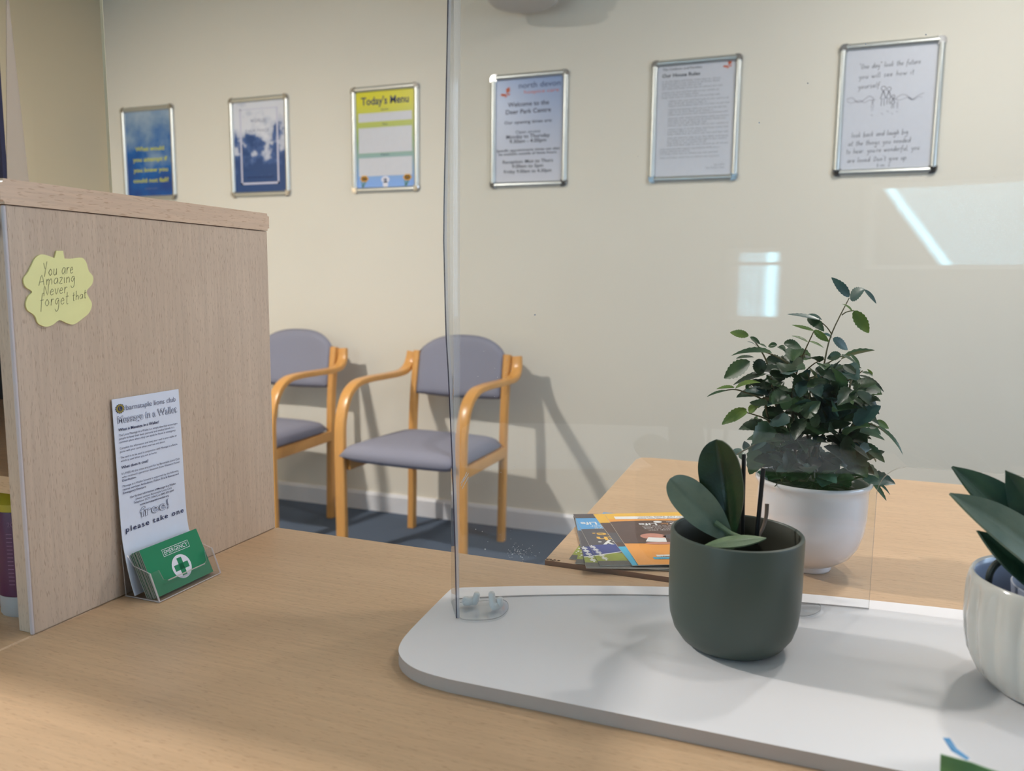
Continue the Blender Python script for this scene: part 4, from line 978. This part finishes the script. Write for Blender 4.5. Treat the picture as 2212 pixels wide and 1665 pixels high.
# ================================================================== POTS
def leaf(bm, base, tip, nrm, width, fold=.25, curl=0, serr=0, n=10, m=4, mi=0, prof=None, thick=0, bend=None, twist=0):
    """leaf blade from base to tip; nrm: the side the upper face looks to; curl lifts the middle, bend is a point offset for the mid"""
    base, tip, nrm = V(base), V(tip), V(nrm).normalized(); ax = tip-base; L = ax.length
    if L < 1e-6: return
    d = ax/L; side = d.cross(nrm).normalized(); nrm = side.cross(d).normalized(); rows = []
    def c(t_):
        p = base+ax*t_+nrm*(curl*L*4*t_*(1-t_))
        return p+(V(bend)*(4*t_*(1-t_)) if bend is not None else V((0, 0, 0)))
    for i in range(n+1):
        t_ = i/n if not thick else (i/n*.55+.45*math.sin(math.pi/2*i/n)); wv = prof(t_) if prof else math.sin(math.pi*min(1, t_**.8))**.75*(1 if t_ < .6 else 1-(t_-.6)*.25)
        wv = max(wv, .0 if 0 < i < n else .0); p = c(t_); tn = (c(min(1, t_+.02))-c(max(0, t_-.02))).normalized(); tw = Quaternion(tn, twist*t_); sd = tw @ side; nn = sd.cross(tn).normalized()
        row = []
        for j in range(-m, m+1):
            u = j/m; ww = wv*width/2
            if serr and abs(j) == m and 0 < i < n: ww *= 1+(serr if i % 2 else -serr)
            row.append((p+sd*(u*ww)+nn*(abs(u)**(.7 if thick else 1.3)*ww*fold), nn))
        rows.append(row)
    def grid(off):
        G = [[bm.verts.new(a+nn_*off) for a, nn_ in r] for r in rows]
        for i in range(n):
            for j in range(2*m):
                try: f = bm.faces.new((G[i][j], G[i][j+1], G[i+1][j+1], G[i+1][j])); f.material_index = mi
                except ValueError: pass
        return G
    if not thick: grid(0)
    else:
        A = grid(thick/2); B = grid(-thick/2)
        for i in range(n):
            for j in (0, 2*m): f = bm.faces.new((A[i][j], A[i+1][j], B[i+1][j], B[i][j])); f.material_index = mi
        for i in (0, n):
            for j in range(2*m): f = bm.faces.new((A[i][j], A[i][j+1], B[i][j+1], B[i][j])); f.material_index = mi
def oprof(t_):   # orchid leaf: narrow clasping base, broad beyond the middle, blunt tip
    return (.30+.70*math.sin(math.pi/2*min(1, t_/.55)))*(1 if t_ < .62 else math.sqrt(max(.0004, 1-((t_-.62)/.38)**2.2)))

# green pot
gx, gy, gz = -.0560, .7330, .7422
t = thing('plant_pot', (gx, gy, gz), 'matt sage green cylindrical pot holding a small orchid, on the white board', 'pot')
prof = [(.036, gz), (.0395, gz+.0005), (.0465, gz+.005), (.0535, gz+.015), (.0572, gz+.027), (.0588, gz+.042), (.0592, gz+.06), (.0592, gz+.104), (.0586, gz+.1058), (.0562, gz+.1064), (.0550, gz+.1052), (.0548, gz+.09), (.054, gz+.02), (.03, gz+.012), (.0, gz+.012)]
bm = BM(); lathe(bm, prof, (gx, gy), 96, mis=[0]*10+[1]*4); recalc(bm); finish('pot_wall', bm, [SLATE, SLATE_IN], t, True, 50)
t2 = thing('orchid', (gx, gy, gz+.05), 'small flowerless orchid with upright dark leaves growing in the sage green pot', 'plant')
bm = BM(); lathe(bm, [(.0538, gz+.070), (.03, gz+.076), (.0, gz+.078)], (gx, gy), 40); r5 = random.Random(4)
for v in bm.verts: v.co.z += r5.uniform(-.003, .003)
finish('bark_chips', bm, BARK, t2)
cb = at(1568, 1158, gy+.004)
def ol(name_mat, b, tp, w, nrm, **k):
    bm = BM(); leaf(bm, b, tp, nrm, w, prof=oprof, thick=.0022, n=34, m=5, **k); recalc(bm); return finish('leaf', bm, name_mat, t2, True, 70)
ol(ORCH, at(1578, 1152, gy), at(1547, 949, gy+.010), .0405, V((-.25, -1, .15)), fold=.35, curl=-.04)
ol(ORCH2, at(1572, 1160, gy-.004), at(1447, 1034, gy-.008), .0330, V((-.35, -.8, .75)), fold=.30, curl=.05)
bm = BM()
leaf(bm, at(1655, 1163, gy-.022), at(1518, 1181, gy-.048), V((.0, -.55, 1)), .0135, thick=.0016, fold=-.25, curl=.05, n=24, prof=lambda q: max(.02, math.sin(math.pi*q)**.8)); recalc(bm)
finish('leaf', bm, ORCH3, t2, True, 70)
bm = BM(); tube(bm, [at(1545, 1128, gy-.008), at(1562, 1140, gy-.009), at(1580, 1152, gy-.012), at(1602, 1160, gy-.016)], [.0030, .0016], 10, smooth=4); tube(bm, [at(1575, 1150, gy-.004), at(1580, 1180, gy)], [.004, .005], 10); finish('stem', recalc(bm), ORCH3, t2, True)
for a, b, r in (((1607, 981), (1603, 1176), .0019), ((1649, 1011), (1633, 1176), .0021)):
    bm = BM(); tube(bm, [at(*a, gy+.012), at(*b, gy+.010)], r, 10); finish('support_stake', recalc(bm), BLACKST, t2, True, 50)
bm = BM(); tube(bm, [at(1657, 1088, gy+.024), at(1655, 1115, gy+.022), at(1648, 1140, gy+.018), at(1635, 1165, gy+.010)], [.0019, .0014], 8, smooth=4); finish('withered_stem', recalc(bm), ROOT, t2, True)

# ribbed pot and orchid at right
rx, ry, rz = .2000, .7360, .7422
t = thing('ribbed_pot', (rx, ry, rz), 'glossy grey white vertically ribbed pot at the right edge of the picture', 'pot')
rib = lambda a, k: 1+(.042*(abs(math.sin(a*10)))-.026 if 3 <= k <= 9 else 0)*(.4 if k in (3, 9) else 1)
prof = [(.040, rz), (.044, rz+.0008), (.050, rz+.005), (.058, rz+.014), (.0635, rz+.026), (.0665, rz+.042), (.0680, rz+.058), (.0680, rz+.074), (.0678, rz+.084), (.0676, rz+.0885), (.0668, rz+.0935), (.0650, rz+.0955), (.0628, rz+.094), (.0615, rz+.088), (.060, rz+.05), (.056, rz+.015), (0, rz+.012)]
bm = BM(); lathe(bm, prof, (rx, ry), 208, rib=rib, mis=[0]*12+[1]*4); recalc(bm); finish('pot_wall', bm, [RIBGLAZE, RIBIN], t, True, 60)
bm = BM(); ix, iy = rx+.008, ry-.004; lathe(bm, [(.036, rz+.02), (.0445, rz+.080), (.0455, rz+.0895), (.0442, rz+.0900), (.0428, rz+.084), (.041, rz+.07), (0, rz+.068)], (ix, iy), 64); recalc(bm)
finish('inner_pot', bm, mat('pale_blue_plastic', (168, 172, 188), .4), t, True, 50)
t2 = thing('orchid', (ix, iy, rz+.06), 'broad leaved orchid leaning left out of the ribbed pot at the right edge', 'plant')
bm = BM(); lathe(bm, [(.0405, rz+.070), (.02, rz+.078), (0, rz+.08)], (ix, iy), 40)
for v in bm.verts: v.co.z += r5.uniform(-.004, .004)
finish('bark_chips', bm, BARK, t2)
oc = V((ix+.005, iy, rz+.085))
def ol2(m_, b, tp, w, nrm, **k):
    bm = BM(); leaf(bm, b, tp, nrm, w, prof=k.pop('prof', None) or (lambda t_: (.35+.65*math.sin(math.pi/2*min(1, t_/.45)))*(1 if t_ < .45 else max(.02, 1-((t_-.45)/.55)**2.6))), thick=.0022, n=32, m=5, **k); recalc(bm); return finish('leaf', bm, m_, t2, True, 70)
ol2(ORCH4, oc, at(2056, 1008, ry+.010), .042, V((.35, -.7, .6)), fold=.40, curl=.03)
ol2(ORCH2, oc+V((0, -.006, -.004)), at(2051, 1066, ry-.020), .037, V((.2, -.75, .8)), fold=.32, curl=.06)
ol2(ORCH4, oc+V((0, -.008, -.012)), at(2111, 1146, ry-.030), .026, V((.2, -.8, .6)), fold=.3, curl=-.03)
ol2(ORCH4, oc+V((.012, 0, 0)), at(2172, 1016, ry+.004), .040, V((-.3, -.9, .3)), fold=.35, curl=-.02)
bm = BM(); tube(bm, [at(2190, 1205, ry), at(2165, 1210, ry-.008), at(2148, 1222, ry-.012), at(2138, 1240, ry-.014), at(2135, 1262, ry-.012)], [.0030, .0026], 10, smooth=5); finish('aerial_root', recalc(bm), ROOTDK, t2, True)

# white pot with rose
wx, wy, wz = .0085, .994, .7352
t = thing('porcelain_pot', (wx, wy, wz), 'glossy white round-bottomed pot with small foot on the visitor table', 'pot')
prof = [(.023, wz), (.0255, wz+.0005), (.0265, wz+.003), (.0265, wz+.007), (.034, wz+.011), (.046, wz+.020), (.0545, wz+.033), (.0595, wz+.050), (.0618, wz+.068), (.0622, wz+.096), (.0626, wz+.102), (.0645, wz+.105), (.0658, wz+.1075), (.0656, wz+.1100), (.0640, wz+.1112), (.0610, wz+.110), (.0598, wz+.104), (.0595, wz+.06), (.045, wz+.025), (0, wz+.02)]
bm = BM(); lathe(bm, prof, (wx, wy), 96); recalc(bm); finish('pot_wall', bm, PORCEL, t, True, 60)
tr = thing('rose_bush', (wx, wy, wz+.06), 'leafy miniature rose bush without flowers, growing in the glossy white pot', 'plant')
bm = BM(); lathe(bm, [(.0585, wz+.094), (.035, wz+.101), (0, wz+.103)], (wx, wy), 48)
for v in bm.verts: v.co.z += r5.uniform(-.0025, .0025)
finish('soil', bm, SOIL, tr)
def C(a, b, dy=0): return at(1400+a*.3243, 580+b*.3243, wy+dy)
bm = BM(); r6 = random.Random(21)
for path, dy in (([(1120, 1450), (1130, 900), (1170, 650), (1220, 440), (1340, 195)], 0), ([(1000, 1450), (960, 900), (1000, 660), (1105, 415)], .015), ([(900, 1440), (800, 1000), (765, 880), (650, 825), (560, 805), (450, 830)], -.02),
                 ([(950, 1430), (850, 900), (800, 650), (735, 520), (680, 455)], .01), ([(900, 1200), (850, 1050), (770, 995), (660, 960)], -.03), ([(1200, 1440), (1330, 850), (1360, 740), (1430, 680)], .02),
                 ([(1200, 1430), (1260, 1150), (1400, 1030), (1520, 1050), (1600, 1110)], 0), ([(1150, 1440), (1310, 1150), (1460, 1210)], -.02), ([(1300, 1440), (1400, 1390), (1480, 1400), (1550, 1450)], -.01), ([(950, 1300), (800, 1150), (660, 1200), (590, 1240)], -.03),
                 ([(940, 1460), (880, 1420), (845, 1450)], -.06), ([(1225, 440), (1190, 390), (1140, 345)], 0), ([(1290, 310), (1320, 290), (1370, 278)], 0), ([(960, 650), (900, 610), (820, 570), (740, 545)], 0), ([(1180, 640), (1250, 600), (1300, 580)], .01), ([(1040, 690), (1110, 630), (1180, 600)], -.02),
                 ([(1100, 1400), (1060, 1100), (1080, 800), (1060, 690)], -.03), ([(1050, 1420), (1200, 1000), (1250, 800), (1400, 715)], .03), ([(820, 700), (760, 640), (700, 620)], -.01)):
    pts = [C(a, b, dy*min(1, k/2)) for k, (a, b) in enumerate(path)]
    tube(bm, pts, [.0016 if len(path) > 3 else .0008, .0006], 6, smooth=4)
finish('stem', recalc(bm), STEM, tr, True)
EXP = [((1340, 190), (1220, 58), .34, 3), ((1345, 200), (1445, 138), .75, 3), ((1440, 140), (1520, 235), .3, 3), ((1360, 290), (1290, 235), .25, 2), ((1370, 280), (1470, 430), .38, 2), ((1150, 345), (925, 305), .22, 3), ((1065, 305), (1158, 342), .38, 3), ((1065, 325), (1172, 420), .42, 1),
       ((1105, 415), (955, 375), .25, 2), ((1105, 410), (1205, 487), .34, 2), ((1065, 490), (955, 448), .25, 2), ((1075, 485), (1172, 530), .25, 2), ((1225, 460), (1160, 435), .4, 3), ((1230, 465), (1330, 543), .45, 3), ((670, 448), (545, 425), .38, 2), ((680, 455), (748, 505), .4, 1), ((740, 500), (790, 527), .25, 1), ((725, 520), (660, 487), .25, 3),
       ((825, 562), (552, 582), .22, 1), ((860, 508), (800, 518), .5, 1), ((903, 500), (1022, 530), .55, 1), ((868, 520), (916, 555), .45, 1), ((706, 590), (585, 600), .3, 0), ((680, 618), (505, 732), .42, 1), ((738, 600), (745, 710), .7, 0), ((788, 600), (907, 655), .6, 0), ((815, 690), (565, 776), .25, 0),
       ((575, 795), (453, 803), .26, 2), ((520, 812), (390, 855), .15, 1), ((580, 800), (750, 760), .25, 2), ((650, 800), (690, 780), .5, 1), ((655, 935), (490, 1040), .36, 2), ((660, 950), (570, 1022), .3, 2), ((670, 955), (745, 905), .45, 2), ((730, 985), (700, 1028), .4, 1), ((800, 1115), (675, 1372), .42, 1), ((790, 1130), (690, 1215), .4, 3), ((655, 1202), (640, 1148), .7, 3), ((610, 1240), (575, 1200), .7, 3), ((620, 1220), (640, 1280), .6, 1),
       ((1345, 570), (1412, 662), .22, 1), ((1285, 572), (1192, 600), .6, 1), ((1285, 575), (1420, 685), .3, 1), ((1300, 640), (1388, 705), .5, 0), ((1400, 712), (1572, 826), .16, 0), ((1335, 775), (1512, 886), .22, 0), ((1425, 690), (1498, 718), .3, 1), ((1465, 670), (1490, 715), .3, 2),
       ((1350, 812), (1432, 946), .55, 2), ((1370, 905), (1398, 1055), .6, 3), ((1430, 1038), (1442, 985), .5, 2), ((1520, 1012), (1604, 1066), .4, 2), ((1525, 1045), (1697, 1242), .08, 1), ((1440, 1160), (1577, 1292), .32, 1), ((1410, 1180), (1475, 1205), .7, 3), ((1450, 1235), (1516, 1290), .3, 1), ((1475, 1398), (1588, 1548), .16, 1), ((1470, 1392), (1612, 1508), .06, 1),
       ((1375, 1262), (1440, 1325), .35, 1), ((1405, 1300), (1462, 1425), .35, 1), ((1300, 1325), (1318, 1485), .48, 1), ((1262, 1465), (1382, 1568), .45, 1), ((860, 1440), (785, 1580), .58, 1), ((1040, 690), (1020, 850), .6, 1), ((1290, 860), (1120, 905), .5, 1), ((1230, 870), (1378, 940), .35, 0), ((760, 980), (915, 960), .65, 0), ((790, 780), (890, 870), .7, 0), ((1210, 700), (1150, 800), .7, 0), ((830, 1060), (945, 1150), .6, 1), ((1240, 1060), (960, 1090), .35, 1), ((1190, 1150), (1260, 1120), .6, 0), ((1000, 1110), (980, 1210), .5, 1)]
bm = BM(); r7 = random.Random(9)
for a, b, wd, mi in EXP:
    dy = r7.uniform(-.03, .03); p = C(*a, dy); q = C(*b, dy+r7.uniform(-.012, .012)); L = (q-p).length
    n0 = V((r7.uniform(-.4, .4), -1, r7.uniform(.2, 1.2))) if wd > .3 else V((r7.uniform(-.2, .2), -.35, 1))
    leaf(bm, p, q, n0, L*max(wd, .12)*(1.15 if wd > .3 else 1.6), fold=r7.uniform(.1, .5), curl=r7.uniform(.0, .10), serr=.07, n=16, m=3, mi=mi)
k = 0
while k < 270:
    a, b = r7.uniform(760, 1430), r7.uniform(600, 1400); cx_ = 1090; hw = 250 if b < 760 else (330 if b < 1100 else 262)
    if b < 660: hw = 200
    if abs(a-cx_) > hw: continue
    dy = r7.uniform(-.055, .055); p = C(a, b, dy); L = r7.uniform(.020, .040); out = V((a-cx_, 0, 0)).normalized()*abs(a-cx_)/330
    d = (V((r7.gauss(0, .6), r7.gauss(0, .7), r7.gauss(-.15, .45)))+out*.9).normalized()
    n0 = V((r7.gauss(0, .5), -.6+r7.gauss(0, .4), 1)); q = p+d*L
    if q.z < wz+.108 and abs(dy) < .06 and abs(q.x-wx) < .070: continue
    if p.z < wz+.108 and abs(p.x-wx) < .070: continue
    leaf(bm, p, q, n0, L*r7.uniform(.5, .68), fold=r7.uniform(.1, .5), curl=r7.uniform(.0, .1), serr=.07, n=12, m=2, mi=r7.choice((0, 0, 0, 1, 1, 3)) if b > 640 else r7.choice((1, 1, 3, 0)))
    k += 1
for k in range(22):
    a_ = math.radians(r7.uniform(165, 375)); rr = r7.uniform(.040, .058); p = V((wx+rr*math.cos(a_), wy+rr*math.sin(a_), wz+r7.uniform(.116, .140)))
    d = V((math.cos(a_)*.8+r7.gauss(0, .3), math.sin(a_)*.6+r7.gauss(0, .3), r7.uniform(-.35, .5))).normalized(); L = r7.uniform(.022, .036)
    if p.z+d.z*L < wz+.112: d.z = max(d.z, -.05)
    leaf(bm, p, p+d*L, V((0, -.7, 1)), L*r7.uniform(.5, .68), fold=.25, curl=.06, serr=.07, n=12, m=2, mi=r7.choice((0, 0, 1, 3)))
finish('foliage', bm, ROSE, tr, True, 60)

# ================================================================== SHEET ON THE COUNTER (seen as a reflection in the screen)
bm = BM(); q = [(.39, -.16), (.25, .29), (.01, .21), (.15, -.24)]; prism(bm, q, 'z', .7301, .7306); recalc(bm)
tag(finish('paper_sheet', bm, mat('bright_white_paper', (246, 248, 252), .5)), 'white paper sheet on the near counter, seen reflected in the screen over the rose', 'paper')

# ================================================================== GREEN PACKET, lower right corner
t = thing('foil_packet', (.16, .49, .73), 'green and white foil packet with torn top, at the lower right corner', 'packet')
bm = BM(); P = []
topz = [(.0825, .8005), (.100, .7975), (.120, .7955), (.145, .7975), (.18, .799), (.24, .798)]
N = 20; rows = []
for i in range(N+1):
    x = .0825+.16*i/N; zt = topz[0][1]
    for (xa, za), (xb, zb) in zip(topz, topz[1:]):
        if xa <= x <= xb+1e-6: zt = za+(zb-za)*(x-xa)/(xb-xa)
    row = []
    for j in range(13):
        v = j/12; z = .7302+(zt-.7302)*v; th_ = .012*math.sin(math.pi*min(1, v*.9+.1))*(math.sin(math.pi*min(1, max(0, i/N)))**.5 if 0 < i < N else 0)+.0006
        wob = .0012*math.sin(i*1.7+j*.9)
        row.append((V((x+.004*(1-v)*(1 if i == 0 else 0), .497-th_+wob, z)), V((x+.004*(1-v)*(1 if i == 0 else 0), .497+th_+wob, z))))
    rows.append(row)
F = [[bm.verts.new(p[0]) for p in r] for r in rows]; Bk = [[bm.verts.new(p[1]) for p in r] for r in rows]
for i in range(N):
    for j in range(12):
        f = bm.faces.new((F[i][j], F[i+1][j], F[i+1][j+1], F[i][j+1])); f.material_index = 0 if j > 8 else 1
        f = bm.faces.new((Bk[i][j+1], Bk[i+1][j+1], Bk[i+1][j], Bk[i][j]))
for i in range(N): bm.faces.new((F[i][12], F[i+1][12], Bk[i+1][12], Bk[i][12])); bm.faces.new((F[i][0], Bk[i][0], Bk[i+1][0], F[i+1][0]))
for j in range(12): bm.faces.new((F[0][j], F[0][j+1], Bk[0][j+1], Bk[0][j])); bm.faces.new((F[N][j], Bk[N][j], Bk[N][j+1], F[N][j+1]))
finish('pouch', recalc(bm), [mat('packet_green', (96, 142, 86), .3, noise=.25, nscale=60), mat('packet_white', (214, 220, 232), .35)], t, True, 50)
bm = BM(); q = [at(2037, 1594, .512), at(2052, 1595, .512), at(2068, 1618, .506), at(2095, 1638, .499), at(2088, 1642, .499), at(2055, 1622, .506)]
A = [bm.verts.new(p) for p in q]; B = [bm.verts.new(p+V((0, .0006, 0))) for p in q]; bm.faces.new(A); bm.faces.new(B[::-1])
for i in range(6): bm.faces.new((A[i], B[i], B[(i+1) % 6], A[(i+1) % 6]))
finish('torn_strip', recalc(bm), mat('packet_blue_foil', (96, 160, 214), .25), t)

for o in bpy.data.objects:
    if '_org' in o.keys(): del o['_org']
